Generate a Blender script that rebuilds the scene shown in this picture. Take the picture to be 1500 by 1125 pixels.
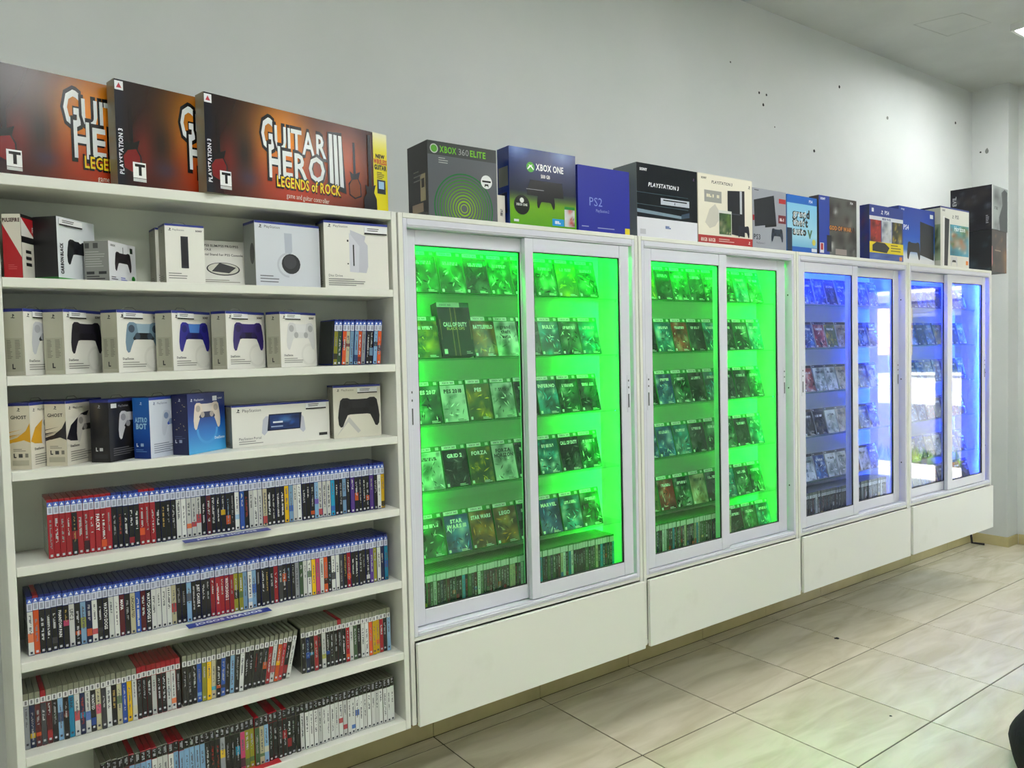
import bpy, bmesh, math, random
import numpy as np
from mathutils import Vector, Matrix, Euler

for o in list(bpy.data.objects): bpy.data.objects.remove(o)
SC = bpy.context.scene
COL = SC.collection
R = math.radians

# ------------------------------------------------------------------ camera
F, YAW, PIT, ROL = 1129.29, R(36.246), R(-2.348), R(-1.358)
CAM = np.array([-.1086, -3.0941, 1.7810])
FW = np.array([math.sin(YAW)*math.cos(PIT), math.cos(YAW)*math.cos(PIT), math.sin(PIT)])
RT = np.array([math.cos(YAW), -math.sin(YAW), 0]); UP = np.cross(RT, FW)
R2 = math.cos(ROL)*RT + math.sin(ROL)*UP; U2 = -math.sin(ROL)*RT + math.cos(ROL)*UP
cd = bpy.data.cameras.new('camera'); cam = bpy.data.objects.new('camera', cd); COL.objects.link(cam)
cd.sensor_width = 36; cd.lens = F/1500*36; cd.clip_start = .05; cd.clip_end = 200
cam.matrix_world = Matrix(((R2[0], U2[0], -FW[0], CAM[0]), (R2[1], U2[1], -FW[1], CAM[1]), (R2[2], U2[2], -FW[2], CAM[2]), (0, 0, 0, 1)))
SC.camera = cam
# ------------------------------------------------------------------ world, sun, exposure
w = bpy.data.worlds.new('World'); SC.world = w; w.use_nodes = True
bg = w.node_tree.nodes['Background']; bg.inputs[0].default_value = (.75, .87, 1, 1); bg.inputs[1].default_value = 6.0
sl = bpy.data.lights.new('sun', 'SUN'); sl.energy = 44; sl.angle = .01; sl.color = (1, .97, .9)
sun = bpy.data.objects.new('sun', sl); COL.objects.link(sun)
sun.rotation_euler = Vector((.62, .55, -.95)).to_track_quat('-Z', 'Y').to_euler()
SC.view_settings.view_transform = 'Standard'; SC.view_settings.look = 'None'
SC.view_settings.gamma = 1; SC.view_settings.use_curve_mapping = False
SC.view_settings.exposure = 0.0
PANEL_EMIT = 72.0         # ceiling lamp diffusers
LED_GREEN, LED_BLUE = 4300.0, 5600.0

# ------------------------------------------------------------------ materials
def lin(c):
    c = np.asarray(c, float)/255.
    return np.where(c <= .04045, c/12.92, ((c+.055)/1.055)**2.4)
MATS = {}
def mat(name, col=(200, 200, 200), rough=.5, metal=0, spec=.5, emit=None, estr=0, noise=None, bump=0, coat=0, trans=0):
    if name in MATS: return MATS[name]
    m = bpy.data.materials.new(name); m.use_nodes = True; MATS[name] = m
    nt = m.node_tree; b = nt.nodes['Principled BSDF']
    c = tuple(lin(col)) + (1,)
    b.inputs['Base Color'].default_value = c
    b.inputs['Roughness'].default_value = rough; b.inputs['Metallic'].default_value = metal
    b.inputs['Specular IOR Level'].default_value = spec
    b.inputs['Coat Weight'].default_value = coat; b.inputs['Transmission Weight'].default_value = trans
    if emit is not None:
        b.inputs['Emission Color'].default_value = tuple(emit)+(1,); b.inputs['Emission Strength'].default_value = estr
    if noise:  # (scale, second colour, low, high)
        tc = nt.nodes.new('ShaderNodeTexCoord'); n = nt.nodes.new('ShaderNodeTexNoise'); n.inputs['Scale'].default_value = noise[0]; n.inputs['Detail'].default_value = 6
        nt.links.new(tc.outputs['Object'], n.inputs['Vector'])
        r = nt.nodes.new('ShaderNodeValToRGB'); r.color_ramp.elements[0].position = noise[2]; r.color_ramp.elements[1].position = noise[3]
        r.color_ramp.elements[0].color = tuple(lin(noise[1]))+(1,); r.color_ramp.elements[1].color = c
        nt.links.new(n.outputs['Fac'], r.inputs[0]); nt.links.new(r.outputs[0], b.inputs['Base Color'])
        if bump:
            bp = nt.nodes.new('ShaderNodeBump'); bp.inputs['Strength'].default_value = bump; bp.inputs['Distance'].default_value = .01
            nt.links.new(n.outputs['Fac'], bp.inputs['Height']); nt.links.new(bp.outputs[0], b.inputs['Normal'])
    return m
def print_mat(name, rough, coat=0):
    m = mat(name, rough=rough, coat=coat); nt = m.node_tree
    a = nt.nodes.new('ShaderNodeVertexColor'); a.layer_name = 'Col'
    nt.links.new(a.outputs[0], nt.nodes['Principled BSDF'].inputs['Base Color']); return m
def glass_mat(name, tint, base=.04):
    m = bpy.data.materials.new(name); m.use_nodes = True; MATS[name] = m; nt = m.node_tree; nt.nodes.clear()
    out = nt.nodes.new('ShaderNodeOutputMaterial'); mx = nt.nodes.new('ShaderNodeMixShader')
    t = nt.nodes.new('ShaderNodeBsdfTransparent'); t.inputs[0].default_value = tint+(1,)
    g = nt.nodes.new('ShaderNodeBsdfGlossy'); g.inputs['Roughness'].default_value = 0.0; g.inputs[0].default_value = (1, 1, 1, 1)
    lw = nt.nodes.new('ShaderNodeLayerWeight'); lw.inputs['Blend'].default_value = .5
    pw = nt.nodes.new('ShaderNodeMath'); pw.operation = 'POWER'; pw.inputs[1].default_value = 5
    ma = nt.nodes.new('ShaderNodeMath'); ma.operation = 'MULTIPLY_ADD'; ma.inputs[1].default_value = 1-base; ma.inputs[2].default_value = base
    L = nt.links.new
    L(lw.outputs['Facing'], pw.inputs[0]); L(pw.outputs[0], ma.inputs[0]); L(ma.outputs[0], mx.inputs[0])
    L(t.outputs[0], mx.inputs[1]); L(g.outputs[0], mx.inputs[2]); L(mx.outputs[0], out.inputs[0])
    return m
PRINT = print_mat('printed_card', .38)
GLOSSP = print_mat('printed_sleeve', .22)
MELA = mat('white_melamine', (228, 230, 221), .42, noise=(3, (219, 222, 212), .35, .6))
MELB = mat('shelf_back_board', (222, 228, 214), .5)
ALU = mat('white_lacquered_aluminium', (214, 216, 226), .35)
ALUD = mat('rubber_seal', (24, 28, 26), .5)
STEEL = mat('lock_plate', (190, 192, 196), .3, metal=.7)
GLASS = glass_mat('door_glass', (.80, .985, .84))     # green LED glow tinted into the pane colour, dulls the room light
GLASSB = glass_mat('door_glass_bluish', (.88, .93, .985))  # pane tint carries some of the blue LED light
SGLASS = glass_mat('shelf_glass', (.80, .93, .86), .05)
FLAP = mat('flap_laminate', (226, 228, 219), .4, noise=(2.1, (202, 204, 190), .26, .44))
BLACK = mat('black_plastic', (18, 18, 20), .45)
# wall paint with faint stains
WALL = mat('wall_paint', (216, 220, 219), .6, noise=(1.3, (206, 212, 210), .3, .62), bump=.03)
CEIL = mat('ceiling_paint', (203, 207, 203), .7, noise=(1.1, (186, 190, 186), .32, .6))
GROUT = mat('grout', (84, 80, 62), .85)
def tile_mat():
    m = mat('polished_tile', (205, 200, 172), .16, spec=.5); nt = m.node_tree; b = nt.nodes['Principled BSDF']; L = nt.links.new
    geo = nt.nodes.new('ShaderNodeNewGeometry'); oi = nt.nodes.new('ShaderNodeObjectInfo')
    mp = nt.nodes.new('ShaderNodeMapping'); mp.inputs['Scale'].default_value = (1.2, 5.5, 1); mp.inputs['Rotation'].default_value = (0, 0, R(-12))
    cm = nt.nodes.new('ShaderNodeVectorMath'); cm.operation = 'MULTIPLY_ADD'; cm.inputs[1].default_value = (9, 7, 0)
    L(oi.outputs['Random'], cm.inputs[0]); L(geo.outputs['Position'], cm.inputs[2]); L(cm.outputs[0], mp.inputs[0])
    n = nt.nodes.new('ShaderNodeTexNoise'); n.inputs['Scale'].default_value = 1.6; n.inputs['Detail'].default_value = 7; n.inputs['Distortion'].default_value = .8
    L(mp.outputs[0], n.inputs['Vector'])
    r = nt.nodes.new('ShaderNodeValToRGB'); e = r.color_ramp.elements
    e[0].position = .33; e[0].color = tuple(lin((204, 196, 168)))+(1,); e[1].position = .62; e[1].color = tuple(lin((226, 219, 196)))+(1,)
    L(n.outputs['Fac'], r.inputs[0]); L(r.outputs[0], b.inputs['Base Color'])
    return m
TILE = tile_mat()
BTILE = mat('baseboard_tile', (196, 186, 140), .25, noise=(4, (184, 174, 128), .35, .6))

# ------------------------------------------------------------------ builders
def tag(o, label=None, cat=None, group=None, kind=None):
    if label: o['label'] = label
    if cat: o['category'] = cat
    if group: o['group'] = group
    if kind: o['kind'] = kind
    return o
def link(name, data, parent=None, loc=None, rot=None):
    o = bpy.data.objects.new(name, data); COL.objects.link(o)
    if parent: o.parent = parent
    if loc is not None: o.location = loc
    if rot is not None: o.rotation_euler = rot
    return o
def empty(name, loc=(0, 0, 0), rz=0, label=None, cat=None, group=None):
    o = link(name, None, None, loc, (0, 0, rz)); o.empty_display_size = .05
    return tag(o, label, cat, group)
BOXC = {}
def bevel_box(dx, dy, dz, m, bev=.0015, org=(0, 0, 0)):
    key = (round(dx, 4), round(dy, 4), round(dz, 4), m.name, bev, org)
    if key in BOXC: return BOXC[key]
    bm = bmesh.new(); bmesh.ops.create_cube(bm, size=1)
    for v in bm.verts: v.co = Vector(((v.co.x+.5)*dx+org[0], (v.co.y+.5)*dy+org[1], (v.co.z+.5)*dz+org[2]))
    if bev: bmesh.ops.bevel(bm, geom=bm.edges[:], offset=bev, segments=1, affect='EDGES')
    me = bpy.data.meshes.new('box'); bm.to_mesh(me); bm.free(); me.materials.append(m); BOXC[key] = me
    return me
def part(name, parent, x0, x1, y0, y1, z0, z1, m, bev=.0015, label=None):
    """a box part, its mesh at the local origin, placed by location"""
    me = bevel_box(x1-x0, y1-y0, z1-z0, m, bev)
    o = link(name, me, parent, (x0, y0, z0))
    if label: o['label'] = label
    return o
class MB:
    def __init__(s): s.v = []; s.f = []
    def box(s, x0, x1, y0, y1, z0, z1):
        n = len(s.v); s.v += [(x, y, z) for z in (z0, z1) for x, y in ((x0, y0), (x1, y0), (x1, y1), (x0, y1))]
        s.f += [tuple(n+i for i in q) for q in ((3, 2, 1, 0), (4, 5, 6, 7), (0, 1, 5, 4), (1, 2, 6, 5), (2, 3, 7, 6), (3, 0, 4, 7))]
    def tube(s, pts, r, n=8):
        pts = [Vector(p) for p in pts]; base = len(s.v)
        for i, p in enumerate(pts):
            d = (pts[min(i+1, len(pts)-1)]-pts[max(i-1, 0)]).normalized()
            a = d.orthogonal().normalized(); b = d.cross(a)
            if i:
                a = (pa - d*pa.dot(d)).normalized(); b = d.cross(a)
            pa = a; rr = r[i] if isinstance(r, (list, tuple)) else r
            for k in range(n):
                t = 2*math.pi*k/n; s.v.append(tuple(p+a*math.cos(t)*rr+b*math.sin(t)*rr))
        for i in range(len(pts)-1):
            for k in range(n):
                s.f.append((base+i*n+k, base+i*n+(k+1) % n, base+(i+1)*n+(k+1) % n, base+(i+1)*n+k))
        s.f.append(tuple(base+k for k in reversed(range(n)))); s.f.append(tuple(base+(len(pts)-1)*n+k for k in range(n)))
    def build(s, name, m, parent=None, loc=(0, 0, 0), smooth=False):
        me = bpy.data.meshes.new(name); me.from_pydata(s.v, [], s.f); me.materials.append(m); me.update()
        if smooth: me.polygons.foreach_set('use_smooth', [True]*len(me.polygons))
        return link(name, me, parent, loc)

# ---- lettering: every glyph is turned into a little mesh once
GLY = {}
def make_glyphs():
    chars = 'ABCDEFGHIJKLMNOPQRSTUVWXYZabcdefghijklmnopqrstuvwxyz0123456789.:+&/-!\''
    tmp = []
    for bold in (0, .022, .05):
        for ch in chars:
            c = bpy.data.curves.new('g', 'FONT'); c.body = ch; c.resolution_u = 2; c.fill_mode = 'FRONT'; c.offset = bold
            o = bpy.data.objects.new('g', c); COL.objects.link(o); tmp.append((ch, bold, o, c))
    bpy.context.view_layer.update(); dg = bpy.context.evaluated_depsgraph_get()
    for ch, bold, o, c in tmp:
        me = o.evaluated_get(dg).to_mesh()
        v = np.array([x.co[:2] for x in me.vertices]).reshape(-1, 2); f = [tuple(p.vertices) for p in me.polygons]
        GLY[ch, bold] = (v/.70, f, (v[:, 0].max()/.70 if len(v) else .4)+.07)
    for ch, bold, o, c in tmp:
        bpy.data.objects.remove(o); bpy.data.curves.remove(c)
make_glyphs()

class Canvas:
    """flat print: coordinates are fractions of the face, colours 0-255 sRGB"""
    EPS = .00013
    def __init__(s, w, h): s.w = w; s.h = h; s.V = []; s.Fc = []; s.C = []; s.n = 0; s.l = 0
    def _add(s, pts, faces, col, lay=True):
        if lay: s.l += 1
        b = s.n
        s.V += [(float(x), float(z), s.l) for x, z in pts]; s.n += len(pts)
        c = tuple(lin(col))
        for f in faces:
            s.Fc.append(tuple(b+i for i in f)); s.C += [c]*len(f)
    def poly(s, pts, col, lay=True):
        s._add([(x*s.w, z*s.h) for x, z in pts], [tuple(range(len(pts)))], col, lay); return s
    def rect(s, x0, z0, x1, z1, col, lay=True): return s.poly([(x0, z0), (x1, z0), (x1, z1), (x0, z1)], col, lay)
    def ell(s, cx, cz, r, col, k=1., n=18, lay=True):   # r is a fraction of the width
        s._add([(cx*s.w+r*s.w*math.cos(2*math.pi*i/n), cz*s.h+r*k*s.w*math.sin(2*math.pi*i/n)) for i in range(n)], [tuple(range(n))], col, lay); return s
    def arc(s, cx, cz, r, th, col, a0=0, a1=360, k=1., n=28, lay=True):
        pts = []; fs = []
        for i in range(n+1):
            a = R(a0+(a1-a0)*i/n)
            for q in (r-th/2, r+th/2): pts.append((cx*s.w+q*s.w*math.cos(a), cz*s.h+q*k*s.w*math.sin(a)))
        for i in range(n): fs.append((2*i, 2*i+1, 2*i+3, 2*i+2))
        s._add(pts, fs, col, lay); return s
    def grid(s, x0, z0, x1, z1, nx, nz, fn):
        s.l += 1; b = s.n; cs = {}
        for j in range(nz+1):
            for i in range(nx+1):
                u, v = i/nx, j/nz; s.V.append(((x0+(x1-x0)*u)*s.w, (z0+(z1-z0)*v)*s.h, s.l)); cs[b+j*(nx+1)+i] = tuple(lin(np.clip(fn(u, v), 0, 255)))
        for j in range(nz):
            for i in range(nx):
                a = b+j*(nx+1)+i; q = (a, a+1, a+nx+2, a+nx+1); s.Fc.append(q); s.C += [cs[k] for k in q]
        s.n += (nx+1)*(nz+1); return s
    def text(s, t, x, z, h, col, maxw=None, al='l', bold=0, vert=False, slant=0):
        """h: cap height as fraction of face height (of the width when vert); maxw fraction along the writing"""
        H = h*(s.w if vert else s.h); adv = 0; pts = []; fs = []
        for ch in t:
            if (ch, bold) not in GLY: adv += .38; continue
            v, f, a = GLY[ch, bold]; b = len(pts)
            pts += [(p[0]+adv+slant*p[1], p[1]) for p in v]; fs += [tuple(b+i for i in q) for q in f]; adv += a
        if not pts: return s
        L = s.h if vert else s.w; sx = H
        if maxw and adv*H > maxw*L: sx = maxw*L/adv
        tot = adv*sx; o = {'l': 0, 'c': -tot/2, 'r': -tot}[al]
        if vert == 'up': q = [(x*s.w-p[1]*H+H/2, z*s.h+(o+p[0]*sx)) for p in pts]
        elif vert: q = [(x*s.w+p[1]*H-H/2, z*s.h-(o+p[0]*sx)) for p in pts]
        else: q = [(x*s.w+o+p[0]*sx, z*s.h+p[1]*H) for p in pts]
        s._add(q, fs, col); return s
    def marks(s, x, z, h, col, length, seed, vert=True):
        """unreadable lettering: a run of small strokes"""
        rd = random.Random(seed); s.l += 1; p = 0
        while p < length:
            d = rd.uniform(.012, .028)
            if rd.random() > .16:
                a, b = (.0, 1.) if rd.random() < .6 else (rd.choice([(.0, .45), (.55, 1.)]))
                if vert: s.rect(x-h/2+a*h, z-p-d*.8, x-h/2+b*h, z-p, col, False)
                else: s.rect(x+p, z+a*h, x+p+d*.8, z+b*h, col, False)
            p += d
        return s
    def lines(s, x, z, w, n, dz, col, th=.012, seed=1):
        rd = random.Random(seed); s.l += 1
        for i in range(n): s.rect(x, z-i*dz, x+w*rd.uniform(.6, 1), z-i*dz+th, col, False)
        return s
    def build(s, name, parent, face='front', t=0, m=None, h=0, e0=.0003):
        E = Canvas.EPS
        if face == 'front': V = [(x, -e0-E*l, z) for x, z, l in s.V]
        elif face == 'left': V = [(-e0-E*l, t-x, z) for x, z, l in s.V]
        elif face == 'right': V = [(t+e0+E*l, x, z) for x, z, l in s.V]
        elif face == 'top': V = [(x, z, h+e0+E*l) for x, z, l in s.V]
        me = bpy.data.meshes.new(name); me.from_pydata(V, [], s.Fc)
        at = me.color_attributes.new('Col', 'FLOAT_COLOR', 'CORNER')
        c = np.ones((len(s.C), 4), np.float32); c[:, :3] = np.array(s.C); at.data.foreach_set('color', c.ravel())
        me.materials.append(m or PRINT); me.update()
        return link(name, me, parent)

def blobs(base, pal, seed, n=9, top=None):
    rd = random.Random(seed); B = [(rd.random(), rd.random(), rd.uniform(.04, .09) if q % 3 else rd.uniform(.10, .24), np.array(rd.choice(pal), float)*rd.uniform(.7, 1.1), rd.uniform(.5, 1)) for q in range(n*3)]
    b0 = np.array(base, float); b1 = np.array(top if top else base, float)
    def fn(u, v):
        c = b0*(1-v)+b1*v
        for x, z, r, k, a in B:
            q = a*math.exp(-((u-x)**2+((v-z)*1.3)**2)/(r*r)); c = c*(1-q)+k*q
        return c
    return fn
def vgrad(stops):
    zs = [s[0] for s in stops]; cs = np.array([s[1] for s in stops], float)
    return lambda u, v: [np.interp(v, zs, cs[:, k]) for k in range(3)]
HALF = [(0, .30), (.20, .305), (.27, .335), (.38, .335), (.44, .28), (.475, .10), (.50, -.10), (.485, -.27), (.44, -.335), (.39, -.32), (.335, -.19), (.27, -.06), (.20, -.045), (0, -.045)]
def controller(cv, cx, cz, wd, body, inner=None, pad=None, dark=None, sticks=True):
    k = cv.w/cv.h
    def P(pts): return [(cx+x*wd, cz+y*wd*k) for x, y in pts]
    cv.poly(P(HALF+[(-x, y) for x, y in reversed(HALF[1:-1])]), body)
    if inner: cv.poly(P([(-.20, .10), (.20, .10), (.30, -.02), (.27, -.06), (.20, -.045), (-.20, -.045), (-.27, -.06), (-.30, -.02)]), inner)
    if pad: cv.poly(P([(-.19, .30), (.19, .30), (.15, .10), (-.15, .10)]), pad)
    if dark:
        for sx in (-1, 1):
            cv.ell(cx+sx*.33*wd, cz+.19*wd*k, .085*wd, dark, lay=sx < 0)
        if sticks:
            for sx in (-1, 1): cv.ell(cx+sx*.17*wd, cz+.03*wd*k, .075*wd, dark, lay=False)
    return cv
def ps_mark(cv, x, z, h, col):
    k = cv.h/cv.w
    cv.poly([(x-.05*h*k, z+.1*h), (x+.12*h*k, z+.1*h), (x+.12*h*k, z+h), (x-.05*h*k, z+h)], col)
    cv.poly([(x+.12*h*k, z+h), (x+.42*h*k, z+.8*h), (x+.38*h*k, z+.5*h), (x+.12*h*k, z+.6*h)], col, False)
    cv.poly([(x-.5*h*k, z+.2*h), (x-.05*h*k, z+.35*h), (x-.05*h*k, z+.2*h), (x-.25*h*k, z+.1*h)], col, False)
    cv.poly([(x+.12*h*k, z+.3*h), (x+.6*h*k, z+.18*h), (x+.3*h*k, z+.05*h), (x+.12*h*k, z+.12*h)], col, False)
    return cv

# ================================================================== THE ROOM
XL, XE, YB, ZC = -2.6, 7.412, -6.2, 3.954
def struct(name, x0, x1, y0, y1, z0, z1, m):
    mb = MB(); mb.box(x0, x1, y0, y1, z0, z1); o = mb.build(name, m); o['kind'] = 'structure'; return o
wall_back = struct('wall_back', XL-.15, XE+.15, 0, .15, -.1, ZC+.1, WALL)
wall_left = struct('wall_left', XL-.15, XL, YB, 0, -.1, ZC+.1, WALL)
wall_front = struct('wall_front', XL-.15, XE+.15, YB-.15, YB, -.1, ZC+.1, WALL)
ceiling = struct('ceiling', XL, XE, YB, 0, ZC, ZC+.1, CEIL)
mb = MB()   # end wall with the street door opening
mb.box(XE, XE+.15, -1.38, 0, -.1, ZC+.1); mb.box(XE, XE+.15, YB, -2.30, -.1, ZC+.1); mb.box(XE, XE+.15, -2.30, -1.38, 2.35, ZC+.1)
wall_right = mb.build('wall_right', WALL); wall_right['kind'] = 'structure'
column = struct('trim_1', 7.21, XE, -.288, 0, 0, ZC, WALL)
mb = MB(); mb.box(XE-.01, XE+.16, -2.30, -2.25, 0, 2.35); mb.box(XE-.01, XE+.16, -1.43, -1.38, 0, 2.35); mb.box(XE-.01, XE+.16, -2.25, -1.43, 2.30, 2.35)
door_1 = mb.build('door_1', mat('door_frame_paint', (215, 214, 210), .4)); door_1['kind'] = 'structure'
# screw holes and scuffs in the wall
rs = random.Random(3)
def disc(name, parent, c, r, n, m, axis='y', k=1.0):
    pts = []; ex = .0012
    for i in range(10):
        a = 2*math.pi*i/10; rr = r*rs.uniform(.8, 1.1)
        pts.append((math.cos(a)*rr, math.sin(a)*rr*k))
    mb = MB(); N = len(pts)
    for dpt in (0, -ex):
        for u, v in pts: mb.v.append((c[0]+u, c[1]+dpt, c[2]+v) if axis == 'y' else (c[0]+dpt, c[1]+u, c[2]+v))
    mb.f += [tuple(range(N)), tuple(range(2*N-1, N-1, -1))] + [(i, (i+1) % N, N+(i+1) % N, N+i) for i in range(N)]
    return mb.build(name, m, parent)
HOLE = mat('dark_hole', (38, 40, 38), .9); SCUFF = mat('grey_scuff', (128, 134, 128), .9)
for x, z, r in ((4.187, 3.413, .009), (4.264, 3.413, .008), (4.229, 3.344, .010), (5.784, 3.505, .014), (4.80, 3.125, .011), (5.12, 3.62, .010), (4.35, 3.22, .005), (3.9, 3.55, .006), (6.9, 3.64, .012)):
    disc('screw_hole', wall_back, (x, 0, z), r, 10, HOLE if r < .0125 else SCUFF)
for y, z, r, k in ((-.12, 3.42, .014, 1.8), (-.22, 3.05, .02, 2.2), (-.1, 2.75, .01, 1), (-.17, 2.56, .008, 1), (-.25, 2.58, .008, 1), (-.07, 3.42, .008, 1)):
    disc('scuff_mark', column, (7.21, y, z), r, 10, HOLE if k == 1 else SCUFF, 'x', k)
# floor: grout bed with single tiles
floor = struct('floor', XL, XE, YB, 0, -.1, -.003, GROUT)
T0, TS, G = 2.2838, .63417, .0034
ys = [0, -.1007] + [-.1007-TS*k for k in range(1, 11)]
for j in range(len(ys)-1):
    y1, y0 = ys[j], max(ys[j+1], YB)
    if y1-y0 < .02: continue
    for i in range(-8, 9):
        x0, x1 = max(T0+TS*i, XL), min(T0+TS*(i+1), XE)
        if x1-x0 < .01: continue
        part('tile', floor, x0+G, x1-G, y0+G, y1-G-(.012 if j == 0 else 0), -.012, 0, TILE, .0012)
bb = empty('baseboard_back'); bb['kind'] = 'structure'
for i in range(-8, 9):
    x0, x1 = max(T0+TS*i, XL), min(T0+TS*(i+1), 7.198)
    if x1 > x0+.01: part('baseboard_tile', bb, x0+.0012, x1-.0012, -.012, -.0005, .0, .085, BTILE, .0012)
bb2 = empty('baseboard_column'); bb2['kind'] = 'structure'
part('baseboard_tile', bb2, 7.198, 7.2095, -.30, -.0125, 0, .085, BTILE, .0012)
part('baseboard_tile', bb2, 7.2105, XE-.0125, -.30, -.2885, 0, .085, BTILE, .0012)
bb3 = empty('baseboard_right'); bb3['kind'] = 'structure'
for y1, y0 in ((-.302, -.87), (-.872, -1.378)): part('baseboard_tile', bb3, XE-.0115, XE-.0005, y0, y1, 0, .085, BTILE, .0012)

# faint joint of a closed-up hatch in the ceiling
def floor_hit(u, v, z):
    d = FW+R2*(u-750)/F+U2*(562.5-v)/F; k = (z-CAM[2])/d[2]; return CAM+k*d
hc = [floor_hit(u, v, ZC) for u, v in ((1338, 36), (1410, 19), (1452, 33), (1388, 53))]
for i in range(4):
    mb = MB(); a_, b_ = hc[i], hc[(i+1) % 4]; mb.tube([(a_[0], a_[1], ZC), (b_[0], b_[1], ZC)], .0022, 6); mb.build('hatch_joint', mat('hatch_joint_grey', (184, 188, 184), .8), ceiling)
# ceiling lamps (one shows at the right border of the picture)
DIFF = mat('lamp_diffuser', (240, 242, 245), .5, emit=(1.0, 1.0, .985), estr=PANEL_EMIT)
LAMPW = mat('lamp_housing', (235, 236, 236), .4)
for x, y, lb in ((6.12, -1.02, 'square white ceiling lamp above the far cabinets'), (3.2, -2.0, 'square white ceiling lamp above the middle of the shop'), (.5, -2.5, 'square white ceiling lamp above the open shelf'),
                 (-1.3, -4.3, 'square white ceiling lamp in the rear left of the shop'), (1.9, -4.4, 'square white ceiling lamp behind the viewer'), (5.0, -4.4, 'square white ceiling lamp in the rear right of the shop')):
    t = empty('ceiling_lamp', (x, y, ZC), 0, lb, 'lamp', 'ceiling lamps')
    mb = MB(); a = .22
    mb.box(-a, a, -a, -a+.02, -.045, 0); mb.box(-a, a, a-.02, a, -.045, 0); mb.box(-a, -a+.02, -a+.02, a-.02, -.045, 0); mb.box(a-.02, a, -a+.02, a-.02, -.045, 0)
    mb.build('housing', LAMPW, t)
    part('diffuser', t, -a+.02, a-.02, -a+.02, a-.02, -.04, -.02, DIFF, 0)

# ================================================================== OPEN SHELF UNIT
YF = -.646
unit = empty('bookshelf', (0, 0, 0), 0, 'tall white open shelf unit full of game cases and controller boxes', 'shelf')
ZB = 0
ZS = {'s1': 2.013, 's2': 1.750, 's3': 1.493, 's4': 1.234, 's5': .9725, 's6': .712, 's7': .462}
part('side_panel', unit, .0, .020, YF, -.015, .426, 2.287, MELA)
part('side_panel', unit, 1.176, 1.196, YF, -.015, .426, 2.287, MELA)
part('top_board', unit, .0205, 1.1755, YF, -.015, 2.257, 2.287, MELA)
for k in ('s1', 's2', 's3', 's4', 's5', 's6', 's7'):
    part('shelf_board', unit, .0205, 1.1755, YF, -.4325, ZS[k]-(.036 if k == 's7' else .027), ZS[k]-.0006, MELA)
part('back_board', unit, .0205, 1.1755, -.432, -.42, .4265, 2.2565, MELB, 0)
cap = part('screw_cap', unit, .078, .090, -.437, -.4322, 2.19, 2.202, LAMPW, .002)
# blue shelf talkers lying on the boards
def talker(name, x0, x1, z, txt, lb, col=(28, 52, 150), y0=-.642, y1=-.606):
    t = empty(name, (x0, y0, z), 0, lb, 'sign')
    link('plate', bevel_box(x1-x0, y1-y0, .0015, mat('plate_%d' % col[0], col, .35), .0004), t)
    cv = Canvas(x1-x0, y1-y0); txt and cv.text(txt, .5, .28, .45, (235, 240, 250), .9, 'c', .05)
    if txt: cv.build('lettering', t, 'top', h=.0015, e0=.0002)
talker('shelf_sign', .445, .705, ZS['s4'], 'JOGOS NOVOS', 'blue sign strip reading JOGOS NOVOS under the upper game row', y0=-.668, y1=-.630)
talker('shelf_sign', .447, .70, ZS['s5'], 'JOGOS USADOS', 'blue sign strip reading JOGOS USADOS under the second game row', y0=-.662, y1=-.622)
talker('shelf_sign', .60, .72, ZS['s7'], '', 'small red sign strip on the lowest shelf board', (190, 40, 45))

# ---- spine-out game cases
PAL = {'R': (166, 34, 44), 'K': (26, 28, 32), 'W': (226, 230, 226), 'Y': (236, 192, 22), 'B': (44, 84, 172), 'S': (134, 178, 216), 'T': (32, 152, 196), 'O': (222, 92, 40),
       'V': (96, 62, 156), 'G': (66, 96, 64), 'M': (92, 32, 38), 'N': (24, 36, 74), 'C': (206, 200, 164), 'P': (216, 72, 118), 'D': (62, 64, 70), 'L': (150, 150, 44), 'E': (152, 158, 164)}
CN = {'R': 'red', 'K': 'black', 'W': 'white', 'Y': 'yellow', 'B': 'blue', 'S': 'pale blue', 'T': 'turquoise', 'O': 'orange', 'V': 'purple', 'G': 'green', 'M': 'maroon', 'N': 'navy', 'C': 'cream', 'P': 'pink', 'D': 'dark grey', 'L': 'olive', 'E': 'grey'}
SHELL = {'b': mat('blue_case_plastic', (22, 34, 112), .25), 'r': mat('red_case_plastic', (150, 22, 34), .25), 'g': mat('clear_grey_case_plastic', (122, 126, 106), .3),
         'k': mat('smoke_case_plastic', (92, 94, 80), .3), 'x': mat('green_case_plastic', (30, 110, 40), .28), 'w': mat('clear_case_plastic', (175, 178, 172), .3)}
def ordinal(n): return '%d%s' % (n, 'th' if 10 <= n % 100 <= 20 else {1: 'st', 2: 'nd', 3: 'rd'}.get(n % 10, 'th'))
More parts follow.
